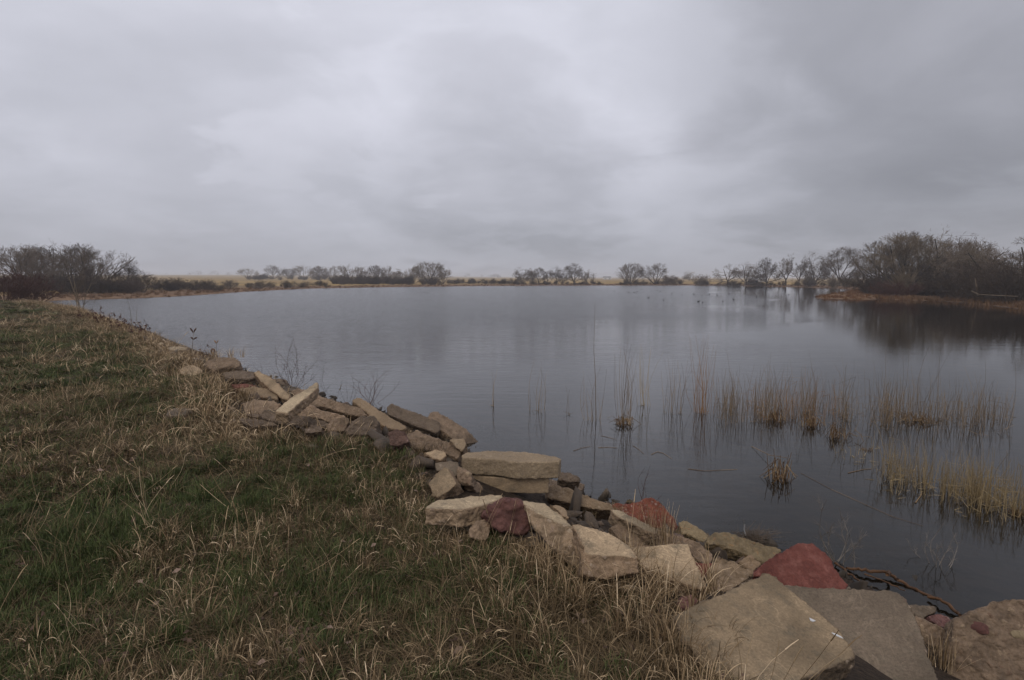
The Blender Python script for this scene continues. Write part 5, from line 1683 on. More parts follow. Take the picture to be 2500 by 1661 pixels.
# driftwood along the water's edge
def log(pts, r0, r1, label, name='driftwood', mat=M_WOOD, sides=9, cat='driftwood'):
    P = [at_z(px, py, zz) for (px, py, zz) in pts]
    org = P[0]
    # smooth resample
    out = []
    for k in range(len(P) - 1):
        for t in np.linspace(0, 1, 5, endpoint=False):
            out.append(P[k] * (1 - t) + P[k + 1] * t + rng.normal(size=3) * 0.006)
    out.append(P[-1])
    n = len(out)
    Vs = []
    for k, p in enumerate(out):
        d = out[min(k + 1, n - 1)] - out[max(k - 1, 0)]
        d /= np.linalg.norm(d)
        u = np.cross(d, [0, 0, 1])
        u /= np.linalg.norm(u)
        v = np.cross(d, u)
        r = (r0 + (r1 - r0) * k / (n - 1))
        for s in range(sides):
            a = 2 * PI * s / sides
            rr_ = r * (1 + 0.22 * mnoise.noise(Vector((s * 1.3, k * .5, r0 * 100))))
            Vs.append(p - org + (u * math.cos(a) + v * math.sin(a)) * rr_)
    idx_ = np.arange(n * sides).reshape(n, sides)
    f = np.stack([idx_[:-1], np.roll(idx_, -1, 1)[:-1], np.roll(idx_, -1, 1)[1:], idx_[1:]], -1).reshape(-1, 4)
    me = bpy.data.meshes.new(name)
    me.from_pydata([tuple(v) for v in Vs], [], f.tolist() + [idx_[0].tolist(), idx_[-1].tolist()[::-1]])
    for q in me.polygons:
        q.use_smooth = True
    return tag(obj(name, me, mat, loc=org), label, cat)


log([(2065, 1387, .02), (2100, 1391, .04), (2130, 1394, .05), (2165, 1396, .05), (2192, 1416, .03)], .013, .016, 'wet orange-brown driftwood stick lying behind the red triangular slab')
log([(2168, 1402, .10), (2170, 1394, .07)], .018, .010, 'short dark knot of wood on the driftwood stick')
log([(2192, 1416, .02), (2240, 1442, .0), (2280, 1462, .0)], .014, .012, 'dark half sunken driftwood continuing towards the corner boulder')
log([(2265, 1456, .03), (2290, 1462, .05), (2320, 1480, .04), (2345, 1503, .02)], .012, .015, 'orange-brown driftwood piece beside the corner boulder')
log([(2110, 1400, .06), (2160, 1420, .05), (2210, 1442, .04)], .008, .005, 'thin brown twig lying below the driftwood stick', 'driftwood_twig')
log([(2040, 1375, .03), (2075, 1402, .05), (2100, 1420, .05)], .012, .008, 'reddish stick on the dark mud beside the red triangular slab', 'driftwood_twig')
p_a = at_z(1116, 1184, 1.05)
straw([(1114, 1183, 1.08), (1128, 1194, 1.05), (1145, 1201, 1.03), (1175, 1205, 1.02)], .012, 'bent grey stick between the upended block and the pale slab', M_STICK, 'bent_stick', cat='stick')
straw([(846, 1000, .62), (858, 1003, .60), (875, 1000, .62)], .008, 'black band lying across the plank-like slab', M_BLACK, 'black_band', cat='band')

# ------------------------------------------------------------------ dried plants on the bank
def leafy_stems(px, py, tops, label, name='dead_leafy_plant', nleaf=9, mat=M_DEADLEAF):
    b0 = hit(px, py, 0.0)
    ppm = FPX / (b0[1] * math.cos(PITCH) + EYE * math.sin(PITCH))
    root = empty(name, b0)
    tag(root, label, 'plant', 'dead leafy plants at the bank edge')
    segs = []
    lv, lf, lsd = [], [], []
    for tx, ty in tops:
        st_ = np.array([rng.normal() * .15, rng.normal() * .3, -.05])
        e = np.array([(tx - px) / ppm, rng.normal() * .3, (py - ty) / ppm])
        pth = stem_path(st_, e, 0.2, 6)
        segs += pathseg(pth, .008, .003)
        for q in range(nleaf):
            t = rng.uniform(0.35, 1.0) * 6
            k = min(int(t), 5)
            p = pth[k] + (pth[k + 1] - pth[k]) * (t - k)
            L = rng.uniform(.05, .11)
            a = rng.normal(size=3)
            a /= np.linalg.norm(a)
            a[2] -= 0.5
            s_ = np.cross(a, rng.normal(size=3))
            s_ /= np.linalg.norm(s_)
            n0 = len(lv)
            lv += [p, p + a * L * .5 + s_ * L * .28, p + a * L, p + a * L * .5 - s_ * L * .22]
            lf.append([n0, n0 + 1, n0 + 2, n0 + 3])
            lsd += [rng.random()] * 4
    V, F, sh = tubes(segs, 4)
    obj('stem', mesh_np('stem', V, F, {'shade': sh}), M_REDB, root)
    obj('leaves', mesh_np('leaves', np.array(lv), np.array(lf), {'shade': lsd}), mat, root)['kind'] = 'stuff'
    return root


leafy_stems(255, 792, [(243, 755), (250, 745), (256, 748), (262, 760), (268, 765), (240, 770), (235, 762)], 'tallest dead leafy plant right of the sapling, dark maroon', nleaf=14)
leafy_stems(292, 808, [(286, 772), (292, 765), (297, 762), (303, 775), (280, 780)], 'dead leafy plant with dark curled leaves, second from the sapling', nleaf=14)
leafy_stems(328, 820, [(312, 785), (320, 776), (334, 778), (342, 782), (350, 800), (344, 792)], 'dead leafy plant at the right end of the maroon patch', nleaf=13)
leafy_stems(205, 782, [(196, 760), (208, 754), (214, 762), (188, 766)], 'low dead leafy plant at the foot of the sapling', nleaf=12)
leafy_stems(488, 880, [(478, 858), (484, 846), (492, 852), (500, 850), (506, 856), (496, 862)], 'small dead leafy plant between the two dried pod stems', nleaf=8)
leafy_stems(518, 880, [(509, 833), (512, 850), (505, 845)], 'slender dead leafy stem left of the tawny pod', nleaf=4)


def pod_plant(px, py, tx, ty, label, mat, npod=2):
    b0 = hit(px, py, 0)
    ppm = FPX / (b0[1] * math.cos(PITCH) + EYE * math.sin(PITCH))
    root = empty('milkweed_stem', b0)
    tag(root, label, 'plant')
    e = np.array([(tx - px) / ppm, 0, (py - ty) / ppm])
    pth = stem_path(np.array([0, 0, -.05]), e, .1, 5)
    V, F, sh = tubes(pathseg(pth, .008, .005), 5)
    obj('stem', mesh_np('stem', V, F, {'shade': sh}), M_GREYT, root)
    for k in range(npod):
        base = e if k % 2 == 0 else e + np.array([0, 0, -0.16])
        for s in (-1, 1):
            # an open pod half: a curved boat of five ribs
            vs, fs = [], []
            L = 0.11
            for i in range(6):
                t = i / 5
                wd = 0.035 * math.sin(PI * (0.08 + 0.84 * t))
                cx = s * (0.01 + t * L * 0.55)
                cz = t * L * (0.85 if k % 2 == 0 else 0.35)
                for j, (dy, dz) in enumerate(((-wd, 0.012), (0, -0.014), (wd, 0.012))):
                    vs.append((base[0] + cx, base[1] + dy, base[2] + cz + dz))
            for i in range(5):
                for j in range(2):
                    a = i * 3 + j
                    fs.append((a, a + 1, a + 4, a + 3))
            me = bpy.data.meshes.new('pod')
            me.from_pydata(vs, [], fs)
            a_ = me.attributes.new('shade', 'FLOAT', 'POINT')
            a_.data.foreach_set('value', np.full(len(vs), 0.6 + 0.2 * s))
            sol = obj('pod', me, mat, root)
            md = sol.modifiers.new('thick', 'SOLIDIFY')
            md.thickness = 0.006


pod_plant(468, 872, 476, 812, 'dried milkweed stem with two dark open pods, standing against the water', M_DEADLEAF, 2)
pod_plant(532, 880, 531, 838, 'dried milkweed stem with one tawny open pod', M_REEDO, 1)
pod_plant(515, 890, 518, 872, 'short dried milkweed stem with a brown open pod above the flat rock', M_DEADLEAF, 1)

# bare sticks at the left bank edge
for (px, py, tx, ty, lab) in ((320, 812, 318, 732, 'tall bare stick standing at the bank edge, right of the maroon plants'), (330, 815, 339, 752, 'shorter bare stick leaning right beside the tall one')):
    b0 = hit(px, py, 0)
    ppm = FPX / (b0[1] * math.cos(PITCH) + EYE * math.sin(PITCH))
    V, F, sh = tubes(pathseg(stem_path(np.array([0, 0, -.05]), np.array([(tx - px) / ppm, 0, (py - ty) / ppm]), .08, 5), .012, .004), 5)
    tag(obj('bare_stick', mesh_np('bare_stick', V, F, {'shade': sh}), M_GREYT, loc=b0), lab, 'stick')


# ------------------------------------------------------------------ grass
def blades(n, spread, hmin, hmax, wid, lean, curl, nseg=4, flat=0.0, shade=(0, 1), tipw=0.12):
    vs, fs, sh = [], [], []
    for i in range(n):
        a = rng.uniform(0, 2 * PI)
        r = spread * math.sqrt(rng.random())
        p = np.array([math.cos(a) * r, math.sin(a) * r, 0.0])
        az = a + rng.normal() * 1.0
        L = rng.uniform(hmin, hmax)
        th = abs(rng.normal() * lean) + flat
        cu = rng.uniform(0.3, 1.0) * curl
        side = np.array([-math.sin(az), math.cos(az), 0])
        tw = rng.normal() * 0.6
        w = wid * rng.uniform(0.7, 1.3)
        b0 = len(vs)
        s = rng.uniform(*shade)
        for k in range(nseg + 1):
            t = k / nseg
            ww = w * (1 - (1 - tipw) * t ** 1.6)
            sd = side * math.cos(tw * t) + np.array([0, 0, 1]) * math.sin(tw * t)
            vs += [p - sd * ww / 2, p + sd * ww / 2]
            sh += [s, s]
            ang = th + cu * t * t
            d = np.array([math.cos(az) * math.sin(ang), math.sin(az) * math.sin(ang), math.cos(ang)])
            p = p + d * L / nseg
            if p[2] < 0.004:
                p[2] = 0.004
        for k in range(nseg):
            q = b0 + 2 * k
            fs.append((q, q + 1, q + 3, q + 2))
    return np.array(vs), np.array(fs), np.array(sh)


def tuft_proto(name, mat, parts):
    V, F, Sh = [], [], []
    c = 0
    for v, f, s in parts:
        V.append(v)
        F.append(f + c)
        Sh.append(s)
        c += len(v)
    me = mesh_np(name, np.vstack(V), np.vstack(F), {'shade': np.concatenate(Sh)})
    me.materials.append(mat)
    return me


def leaf_parts(n, spread, size):
    vs, fs, sh = [], [], []
    for i in range(n):
        p = np.array([rng.normal() * spread, rng.normal() * spread, rng.uniform(0.003, 0.025)])
        a = rng.uniform(0, 2 * PI)
        L = size * rng.uniform(0.6, 1.4)
        d = np.array([math.cos(a), math.sin(a), rng.normal() * .35])
        s = np.array([-math.sin(a), math.cos(a), rng.normal() * .5]) * 0.33
        b0 = len(vs)
        vs += [p - d * L / 2, p + s * L + [0, 0, .004], p + d * L / 2, p - s * L + [0, 0, .004], p + [0, 0, -.004]]
        fs += [(b0, b0 + 1, b0 + 4, b0 + 4), ]
        fs.pop()
        fs += [(b0, b0 + 1, b0 + 2, b0 + 3)]
        sh += [rng.random() ** 1.5] * 5
    return np.array(vs), np.array(fs), np.array(sh)


def stalk_parts(n, h0, h1, spread=0.03, head=True):
    segs, shd = [], []
    for i in range(n):
        h = rng.uniform(h0, h1)
        az = rng.uniform(0, 2 * PI)
        ln = abs(rng.normal() * 0.45)
        b = np.array([rng.normal() * spread, rng.normal() * spread, 0])
        e = b + np.array([math.cos(az) * math.sin(ln), math.sin(az) * math.sin(ln), math.cos(ln)]) * h
        pth = stem_path(b, e, 0.12, 4)
        s = pathseg(pth, .0014, .0009)
        segs += s
        v = rng.uniform(.3, 1)
        shd += [v] * len(s)
        if head and rng.random() < 0.6:
            d = (pth[-1] - pth[-2])
            d /= np.linalg.norm(d)
            q = pathseg([e - d * .012, e + d * .02, e + d * .055 + np.array([0, 0, -.008])], .0028, .0012)
            segs += q
            shd += [min(1, v + .15)] * 2
    V, F, sh = tubes(segs, 3, shd)
    return V, F, sh


tcol = bpy.data.collections.new('tufts')     # prototypes, never linked to the scene


def reg(me):
    o = bpy.data.objects.new(me.name, me)
    tcol.objects.link(o)
    return o


def scatter(name, label, cat, protos, P, rot, scl, seed):
    """points with rotation and scale, an instance of one of the prototypes on each"""
    col = bpy.data.collections.new(name + '_set')
    for i, me in enumerate(protos):
        o = bpy.data.objects.new('%s_%02d' % (name, i), me)
        col.objects.link(o)
    pm = bpy.data.meshes.new(name)
    pm.vertices.add(len(P))
    pm.vertices.foreach_set('co', P.astype(np.float32).ravel())
    for k, v, ty in (('rot', rot, 'FLOAT_VECTOR'), ('scl', scl, 'FLOAT_VECTOR')):
        a = pm.attributes.new(k, ty, 'POINT')
        a.data.foreach_set('vector', v.astype(np.float32).ravel())
    a = pm.attributes.new('pick', 'INT', 'POINT')
    a.data.foreach_set('value', rng.integers(0, len(protos), len(P)).astype(np.int32))
    o = obj(name, pm)
    ng = bpy.data.node_groups.new(name + '_nodes', 'GeometryNodeTree')
    ng.interface.new_socket('Geometry', in_out='INPUT', socket_type='NodeSocketGeometry')
    ng.interface.new_socket('Geometry', in_out='OUTPUT', socket_type='NodeSocketGeometry')
    g = ng.nodes
    L = ng.links
    gi = g.new('NodeGroupInput')
    go = g.new('NodeGroupOutput')
    ip = g.new('GeometryNodeInstanceOnPoints')
    ci = g.new('GeometryNodeCollectionInfo')
    ci.inputs['Collection'].default_value = col
    ci.inputs['Separate Children'].default_value = True
    ci.inputs['Reset Children'].default_value = True
    ip.inputs['Pick Instance'].default_value = True
    L.new(gi.outputs[0], ip.inputs['Points'])
    L.new(ci.outputs[0], ip.inputs['Instance'])

    def attr(nm, ty):
        n = g.new('GeometryNodeInputNamedAttribute')
        n.data_type = ty
        n.inputs['Name'].default_value = nm
        return n.outputs[0]
    L.new(attr('pick', 'INT'), ip.inputs['Instance Index'])
    er = g.new('FunctionNodeEulerToRotation')
    L.new(attr('rot', 'FLOAT_VECTOR'), er.inputs[0])
    L.new(er.outputs[0], ip.inputs['Rotation'])
    L.new(attr('scl', 'FLOAT_VECTOR'), ip.inputs['Scale'])
    L.new(ip.outputs[0], go.inputs[0])
    md = o.modifiers.new('scatter', 'NODES')
    md.node_group = ng
    tag(o, label, cat, kind='stuff')
    return o


def samples(dens, r0, r1, a0=-52, a1=52):
    """points on the turf in a ring sector, dens per square metre"""
    a0, a1 = math.radians(a0), math.radians(a1)
    area = 0.5 * (r1 ** 2 - r0 ** 2) * (a1 - a0)
    n = int(area * dens)
    r = np.sqrt(rng.uniform(r0 ** 2, r1 ** 2, n))
    a = rng.uniform(a0, a1, n)
    return r * np.sin(a), r * np.cos(a)


PATCH_S = [(330, 1590, .55), (560, 1570, .5), (760, 1600, .45), (1010, 1600, .5), (1190, 1560, .4), (1400, 1560, .4), (1560, 1640, .35), (700, 1470, .3),
           (820, 1240, .55), (690, 1290, .3), (480, 1330, .35), (130, 1130, .8), (260, 1060, .9), (60, 990, 1.2), (420, 1120, .5), (560, 1150, .3), (1010, 1390, .35),
           (1230, 1420, .35), (1320, 1480, .35), (900, 1330, .25), (230, 960, 1.0), (620, 1080, .4), (520, 900, 1.2), (420, 850, 1.8), (120, 870, 2.2), (60, 800, 3.0)]
PATCH_G = [(900, 1130, 1.0), (640, 1170, .5), (450, 975, 1.3), (300, 900, 1.4), (700, 1120, .9), (480, 1220, .6), (880, 1400, .45), (1060, 1480, .35), (640, 1400, .4),
           (200, 1230, .6), (120, 1400, .45), (600, 1540, .2), (1170, 1400, .25), (330, 850, 2.0), (380, 930, 1.5), (860, 1500, .3), (150, 1560, .3), (250, 830, 2.5)]
PS = np.array([[*at_z(a, b, 1.2)[:2], r] for a, b, r in PATCH_S])
PG = np.array([[*at_z(a, b, 1.2)[:2], r] for a, b, r in PATCH_G])


def blob(x, y, P):
    m = np.zeros(np.shape(x))
    wx = x + (fbm(x * 1.8, y * 1.8, 91, 3) - .5) * .9
    wy = y + (fbm(x * 1.8, y * 1.8, 92, 3) - .5) * .9
    for cx, cy, r in P:
        d2 = ((wx - cx) ** 2 + ((wy - cy) * .8) ** 2) / r ** 2
        m = np.maximum(m, np.exp(-d2 * 0.9))
    return m


def edge_w(x, y, dg):
    """0..1: how dry and tall the growth is: along the rocks and in patches"""
    ed = np.exp(-dg / 0.55)
    patch = np.clip((fbm(x * 0.55 + 3, y * 0.55, 31, 4) - 0.47) * 5.0, 0, 1)
    return ed, patch


def build(name, label, cat, protos, rings, density_fn, smin, smax, tilt=0.12, allow=0.05, zoff=-0.005):
    Ps, Rs, Ss = [], [], []
    for (dens, r0, r1, sc) in rings:
        x, y = samples(dens, r0, r1)
        z, sd, w, ing, dg = land(x, y)
        sgn = np.where(ing, dg, -dg)
        ok = (sd > 0.1) & (w > 0.5) & (sgn > -allow * (0.3 + 1.4 * fbm(x * 2, y * 2, 77)))
        ok &= rng.random(len(x)) < density_fn(x, y, np.where(ing, dg, 0))
        x, y, z = x[ok], y[ok], z[ok]
        n = len(x)
        Ps.append(np.stack([x, y, z + zoff], 1))
        Rs.append(np.stack([rng.normal(size=n) * tilt, rng.normal(size=n) * tilt, rng.uniform(0, 2 * PI, n)], 1))
        s = rng.uniform(smin, smax, n) * (0.75 + 0.5 * fbm(x * 1.3, y * 1.3, 55))
        Ss.append(np.stack([s * sc, s * sc, s * (1 + (sc - 1) * 0.12)], 1))
    P = np.vstack(Ps)
    print(name, len(P))
    return scatter(name, label, cat, protos, P, np.vstack(Rs), np.vstack(Ss), 1)


R_ALL = lambda a, b, c, d: [(a, 1.2, 5, 1.0), (b, 5, 11, 1.3), (c, 11, 26, 2.2), (d, 26, 75, 4.2)]
green = [tuft_proto('green_tuft', M_GREEN, [blades(46, .06, .03, .10, .0040, .55, 1.2)]) for _ in range(4)]
mats = [tuft_proto('dry_mat', M_MAT, [blades(42, .09, .06, .17, .0034, .3, 0.6, flat=1.1)]) for _ in range(4)]
matm = [tuft_proto('dry_tuft', M_MAT, [blades(34, .05, .04, .12, .0034, .7, 1.8)]) for _ in range(3)]
strawt = [tuft_proto('straw_tuft', M_STRAW, [blades(14, .05, .09, .20, .0028, .45, 2.4, nseg=6, tipw=.25), blades(10, .07, .05, .13, .0048, .6, 4.0, nseg=7, tipw=.4, shade=(.5, 1.15)), blades(10, .06, .05, .10, .003, .9, 1.0, shade=(0, .4))]) for _ in range(5)]
stalk = [tuft_proto('stalks', M_STRAW, [stalk_parts(3, .22, .48)]) for _ in range(5)]
leafp = [tuft_proto('leaf_litter', M_LEAF, [leaf_parts(9, .06, .028)]) for _ in range(3)]


def d_green(x, y, dg):
    ed, p = edge_w(x, y, dg)
    return np.clip(0.85 - 0.5 * ed - 0.28 * p - 0.40 * blob(x, y, PS) + 0.6 * blob(x, y, PG), 0.20, 1)


def d_mat(x, y, dg):
    ed, p = edge_w(x, y, dg)
    return np.clip(0.42 + 0.4 * p + 0.5 * ed + 0.5 * blob(x, y, PS) - 0.30 * blob(x, y, PG), 0.16, 1)


def d_straw(x, y, dg):
    ed, p = edge_w(x, y, dg)
    q = np.clip((fbm(x * 0.9 + 9, y * 0.9 + 4, 41, 3) - 0.50) * 7, 0, 1)
    return np.clip(0.02 + 0.80 * blob(x, y, PS) * (0.4 + q) - 0.16 * blob(x, y, PG) + 0.12 * q * (0.35 + 0.65 * p) + 0.55 * ed * np.clip((fbm(x * 1.6, y * 1.6, 12, 2) - .32) * 4, .15, 1), 0, 1)


def d_stalk(x, y, dg):
    ed, p = edge_w(x, y, dg)
    return np.clip(0.35 + 0.4 * p + 0.5 * ed, 0, 1)


def d_leaf(x, y, dg):
    return np.clip((fbm(x * 1.2 + 1, y * 1.2, 61, 3) - 0.42) * 4, 0.1, 1)


build('green_grass', 'short green grass covering the bank in patches', 'grass', green, R_ALL(260, 140, 34, 6), d_green, .7, 1.25)
build('dry_grass_mat', 'flattened brown dead grass matted over the bank', 'grass', mats, R_ALL(210, 110, 24, 5), d_mat, .7, 1.3)
build('brown_grass', 'short brown dead grass standing among the green', 'grass', matm, R_ALL(120, 70, 18, 4.5), d_mat, .7, 1.2)
build('pale_straw_grass', 'pale curled straw grass in patches and along the rocks', 'grass', strawt, R_ALL(105, 52, 12, 3), d_straw, .7, 1.15, tilt=.2, allow=.10)
build('grass_stalks', 'thin dry seed stalks rising over the grass', 'grass', stalk, R_ALL(15, 10, 3.0, .9), d_stalk, .7, 1.2, tilt=.25, allow=.10)
build('leaf_litter', 'small curled dead leaves lying in the grass', 'leaves', leafp, R_ALL(60, 30, 4, 0), d_leaf, .7, 1.3, tilt=.2)


# distinct grass clumps among the stones
def clump(px, py, n, rad, h, label, mat, curl=2.2, off=0.0, lean=.5):
    p = hit(px, py, off)
    parts = []
    for i in range(n):
        v, f, s = blades(26, .05, h * .55, h, .0040, lean, curl, nseg=6, tipw=.3)
        v = v + np.array([rng.normal() * rad, rng.normal() * rad * .7, 0])
        parts.append((v, f, s))
    me = tuft_proto('grass_clump', mat, parts)
    return tag(obj('grass_clump', me, loc=p), label, 'grass', 'grass clumps among the stones')


clump(1425, 1268, 10, .12, .15, 'dark rusty grass clump growing between slabs right of the middle stack', M_MAT)
clump(1505, 1262, 5, .07, .18, 'tan grass clump at the left end of the thin pale slab edge', M_STRAW)
clump(1575, 1475, 26, .17, .30, 'big tan curly grass clump against the largest tan slab', M_STRAW)
clump(1520, 1425, 12, .12, .30, 'tan grass clump in front of the crumbling slab', M_STRAW)
clump(1635, 1575, 12, .12, .20, 'tan grass hanging over the left edge of the largest slab', M_STRAW)
clump(1730, 1672, 9, .10, .17, 'straw clump at the bottom edge of the largest slab', M_STRAW)
clump(1325, 1395, 9, .12, .26, 'straw clump below the long smooth-topped slab', M_STRAW)
clump(1030, 1120, 8, .12, .22, 'rusty clump left of the small upended block', M_MAT)
clump(985, 1075, 10, .18, .24, 'tan clump around the dull maroon rock', M_STRAW)
clump(615, 945, 12, .30, .26, 'tan clump covering the thin red slab', M_STRAW)
clump(590, 965, 14, .30, .28, 'straw clump left of the short flat slab', M_STRAW)
clump(455, 880, 16, .5, .34, 'tan clump behind the pale pointed slab', M_STRAW)
clump(1590, 1358, 6, .10, .42, 'sparse thin stems rising in front of the tipped tan slab', M_STRAW, curl=.3, lean=.2)
clump(2280, 1625, 4, .05, .26, 'yellow blades in the black gap beside the corner boulder', M_STRAW, curl=.4, lean=.25)

# bank edge growth further left (tall tan grass against the water)
segP, segR, segS = [], [], []
for (px, py) in [(a, b) for a, b in grass_px if px > 0]:
    pass
ge = np.array(g_edge[12:])
for i in range(len(ge) - 1):
    L = np.linalg.norm(ge[i + 1] - ge[i])
    n = int(L * 26)
    t = rng.random(n)
    q = ge[i] * (1 - t[:, None]) + ge[i + 1] * t[:, None] + rng.normal(size=(n, 2)) * 0.45
    z, sd, w, ing, dg = land(q[:, 0], q[:, 1])
    k = sd > 0.15
    q, z = q[k], z[k]
    segP.append(np.stack([q[:, 0], q[:, 1], z - .01], 1))
    segR.append(np.stack([rng.normal(size=len(q)) * .12, rng.normal(size=len(q)) * .12, rng.uniform(0, 6.28, len(q))], 1))
    s = rng.uniform(1.2, 2.1, len(q))
    segS.append(np.stack([s * 1.4, s * 1.4, s], 1))
scatter('bank_edge_grass', 'taller tan grass fringing the far left edge of the bank', 'grass', strawt + matm[:2], np.vstack(segP), np.vstack(segR), np.vstack(segS), 2)

# marsh grass on the far shores
fs_np = np.array(far_sh)
tallm = [tuft_proto('marsh_tuft', M_RUSTG, [blades(40, .5, .5, 1.0, .05, .25, .5, nseg=3)]) for _ in range(3)]
tallo = [tuft_proto('marsh_tuft_orange', M_ORNG, [blades(40, .5, .4, .9, .045, .3, .6, nseg=3)]) for _ in range(3)]


def shore_band(name, label, protos, i0, i1, d0, d1, dens, smin, smax):
    P, R_, S_ = [], [], []
    for i in range(i0, i1):
        a, b_ = fs_np[i], fs_np[i + 1]
        L = np.linalg.norm(b_ - a)
        nrm = np.array([-(b_ - a)[1], (b_ - a)[0]]) / L
        n = max(3, int(L * (d1 - d0) * dens))
        t = rng.random(n)
        q = a * (1 - t[:, None]) + b_ * t[:, None] + nrm * rng.uniform(-d1, d1, n)[:, None]
        z, sd, w, ing, dg = land(q[:, 0], q[:, 1])
        k = (sd > d0) & (sd < d1)
        q, z = q[k], z[k]
        P.append(np.stack([q[:, 0], q[:, 1], z - .03], 1))
        n = len(q)
        R_.append(np.stack([rng.normal(size=n) * .1, rng.normal(size=n) * .1, rng.uniform(0, 6.28, n)], 1))
        s = rng.uniform(smin, smax, n)
        S_.append(np.stack([s * 1.5, s * 1.5, s], 1))
    print(name, sum(len(p) for p in P))
    scatter(name, label, 'grass', protos, np.vstack(P), np.vstack(R_), np.vstack(S_), 3)


shore_band('rust_marsh_grass', 'rust-brown marsh grass along the left and far shore', tallm, 0, 14, 0.1, 14, .5, .25, .55)
shore_band('orange_marsh_grass', 'orange marsh grass on the low spit at the right', tallo, 14, 21, -0.1, 9, .9, .25, .6)
shore_band('shore_reed_grass', 'ochre grass along the foot of the right-hand wood', tallm, 20, 25, -0.2, 4.5, 2.2, .35, .8)

sh_p = []
for i in range(3):
    mc = proto('shrub', i)[1].copy()
    mc.materials.clear()
    mc.materials.append(M_BRUSH)
    sh_p.append(mc)
bp_, br_, bs_ = [], [], []
for (p0, p1, Y0, Y1, n, h0, h1) in ((812, 1110, 205, 245, 60, 1.6, 3.6), (1100, 1262, 228, 250, 26, 1.0, 2.4), (1255, 1470, 218, 240, 34, 0.7, 1.8), (1505, 1665, 220, 240, 24, 0.8, 2.2),
                                    (1690, 1735, 215, 225, 8, 1.0, 2.2), (1755, 2120, 172, 212, 44, 0.8, 2.0), (370, 540, 110, 128, 16, 1.0, 2.2), (540, 800, 128, 185, 18, .8, 1.8), (0, 350, 90, 118, 46, 1.2, 3.2),
                                    (2110, 2520, 62, 100, 90, 1.2, 3.4), (600, 840, 360, 470, 26, 2.0, 4.5)):
    for k in range(n):
        px_ = rng.uniform(p0, p1)
        u_ = (px_ - p0) / (p1 - p0)
        Yd = rng.uniform(Y0, Y1)
        if p0 == 2110:
            Yd = 98 - 36 * u_ + rng.uniform(0, 14)
        if p0 == 1755:
            Yd = 212 - 38 * u_ + rng.uniform(-2, 10)
        x_ = at_Y(px_, Yd)
        z_, sd_, w_, _, _ = land(np.array([x_]), np.array([Yd]))
        if sd_[0] < 3:
            continue
        h = rng.uniform(h0, h1)
        bp_.append((x_, Yd, z_[0]))
        br_.append((0, 0, rng.uniform(0, 6.28)))
        bs_.append((h * 1.1, h * 1.1, h))
scatter('low_brush', 'low bare brush filling in between the trees along the shores', 'brush', sh_p, np.array(bp_), np.array(br_), np.array(bs_), 5)

# ------------------------------------------------------------------ birds
bm = bmesh.new()
bmesh.ops.create_uvsphere(bm, u_segments=12, v_segments=8, radius=1)
for v in bm.verts:
    x, y, z = v.co
    v.co = Vector((x * 0.19 * (1 - .15 * x), y * 0.095, z * 0.075 + 0.045 + (0.03 * x * x if x < 0 else 0)))
body_me = bpy.data.meshes.new('body')
bm.to_mesh(body_me)
bm.free()
bm = bmesh.new()
bmesh.ops.create_uvsphere(bm, u_segments=10, v_segments=6, radius=0.042)
for v in bm.verts:
    v.co = v.co + Vector((0.19, 0, 0.20))
r_ = bmesh.ops.create_cone(bm, segments=8, radius1=0.030, radius2=0.022, depth=0.14)
for v in r_['verts']:
    v.co = v.co + Vector((0.17, 0, 0.13))
r_ = bmesh.ops.create_cone(bm, segments=6, radius1=0.014, radius2=0.006, depth=0.05)
for v in r_['verts']:
    c_ = v.co.copy()
    v.co = Vector((0.25 + c_.z, c_.y, 0.195 + c_.x * .6))
head_me = bpy.data.meshes.new('head')
bm.to_mesh(head_me)
bm.free()
for q in list(body_me.polygons) + list(head_me.polygons):
    q.use_smooth = True
bird = empty('waterbird')
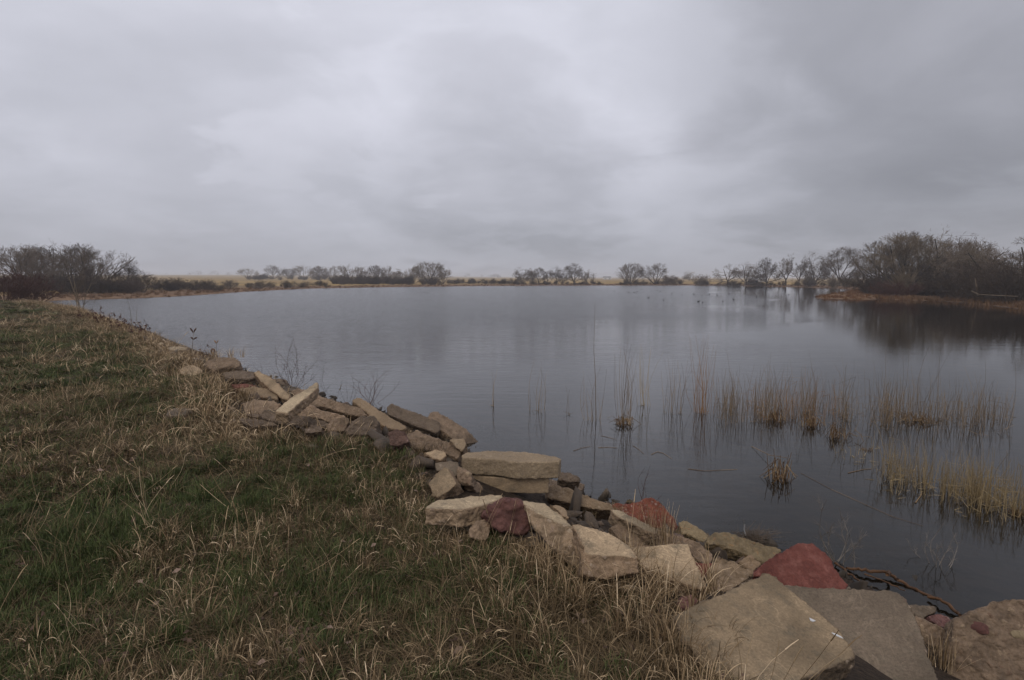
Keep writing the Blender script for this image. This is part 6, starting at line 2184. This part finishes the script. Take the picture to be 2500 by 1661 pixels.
tag(bird, 'small dark waterbird floating far out on the grey lake', 'bird', 'waterbirds scattered on the lake')
obj('body', body_me, M_BIRD, bird)
obj('head', head_me, M_BIRD, bird)
spots = [(1036, 715), (1045, 716), (1243, 711), (1300, 717), (1337, 713), (1377, 716), (1425, 706), (1460, 709), (1500, 712), (1535, 715), (1548, 715), (1556, 713), (1565, 708), (1568, 707), (1553, 717),
         (1590, 711), (1604, 710), (1612, 712), (1640, 718), (1665, 721), (1714, 722), (1728, 721), (1732, 719), (1751, 721), (1780, 718), (1705, 737), (1716, 739), (1765, 736), (1791, 732), (1847, 726), (1926, 720), (1694, 719), (1620, 734), (1583, 728)]
for k, (px, py) in enumerate(spots):
    p = at_z(px, py, 0)
    o = bird if k == 0 else bird.copy()
    if k:
        COL.objects.link(o)
        for ch in ('body', 'head'):
            c = bpy.data.objects[ch].copy()
            COL.objects.link(c)
            c.parent = o
    o.location = p
    o.rotation_euler = (0, 0, random.uniform(0, 2 * PI))
    s = random.uniform(0.6, 0.9)
    o.scale = (s, s, s)

# white oval ring on the water among the reeds
b0 = at_z(2300, 972, 0.25)
pts = [np.array([0.07 * math.cos(a), 0.0, 0.028 * math.sin(a)]) for a in np.linspace(0, 2 * PI, 15)]
V, F, sh = tubes(pathseg(pts, .0035, .0035), 5)
tag(obj('white_loop', mesh_np('white_loop', V, F, {'shade': sh}), M_GREYT, loc=b0), 'small whitish oval loop caught on a whip above the reed belt', 'loop')

# ------------------------------------------------------------------ haze
v, f = box(-4100, 4100, -4100, 4100, -2.8, 19)
m, ns, ls = new_mat('haze_air')
pv = nd(ns, 'ShaderNodeVolumePrincipled')
pv.inputs['Color'].default_value = (0.90, 0.93, 1.0, 1)
pv.inputs['Density'].default_value = 0.00052
pv.inputs['Anisotropy'].default_value = 0.2
o_ = nd(ns, 'ShaderNodeOutputMaterial')
ls.new(pv.outputs[0], o_.inputs['Volume'])
hz = tag(obj('haze', mesh_np('haze', v, f), m), kind='stuff', label='pale damp haze over the lake and fields')
hz.display_type = 'WIRE'
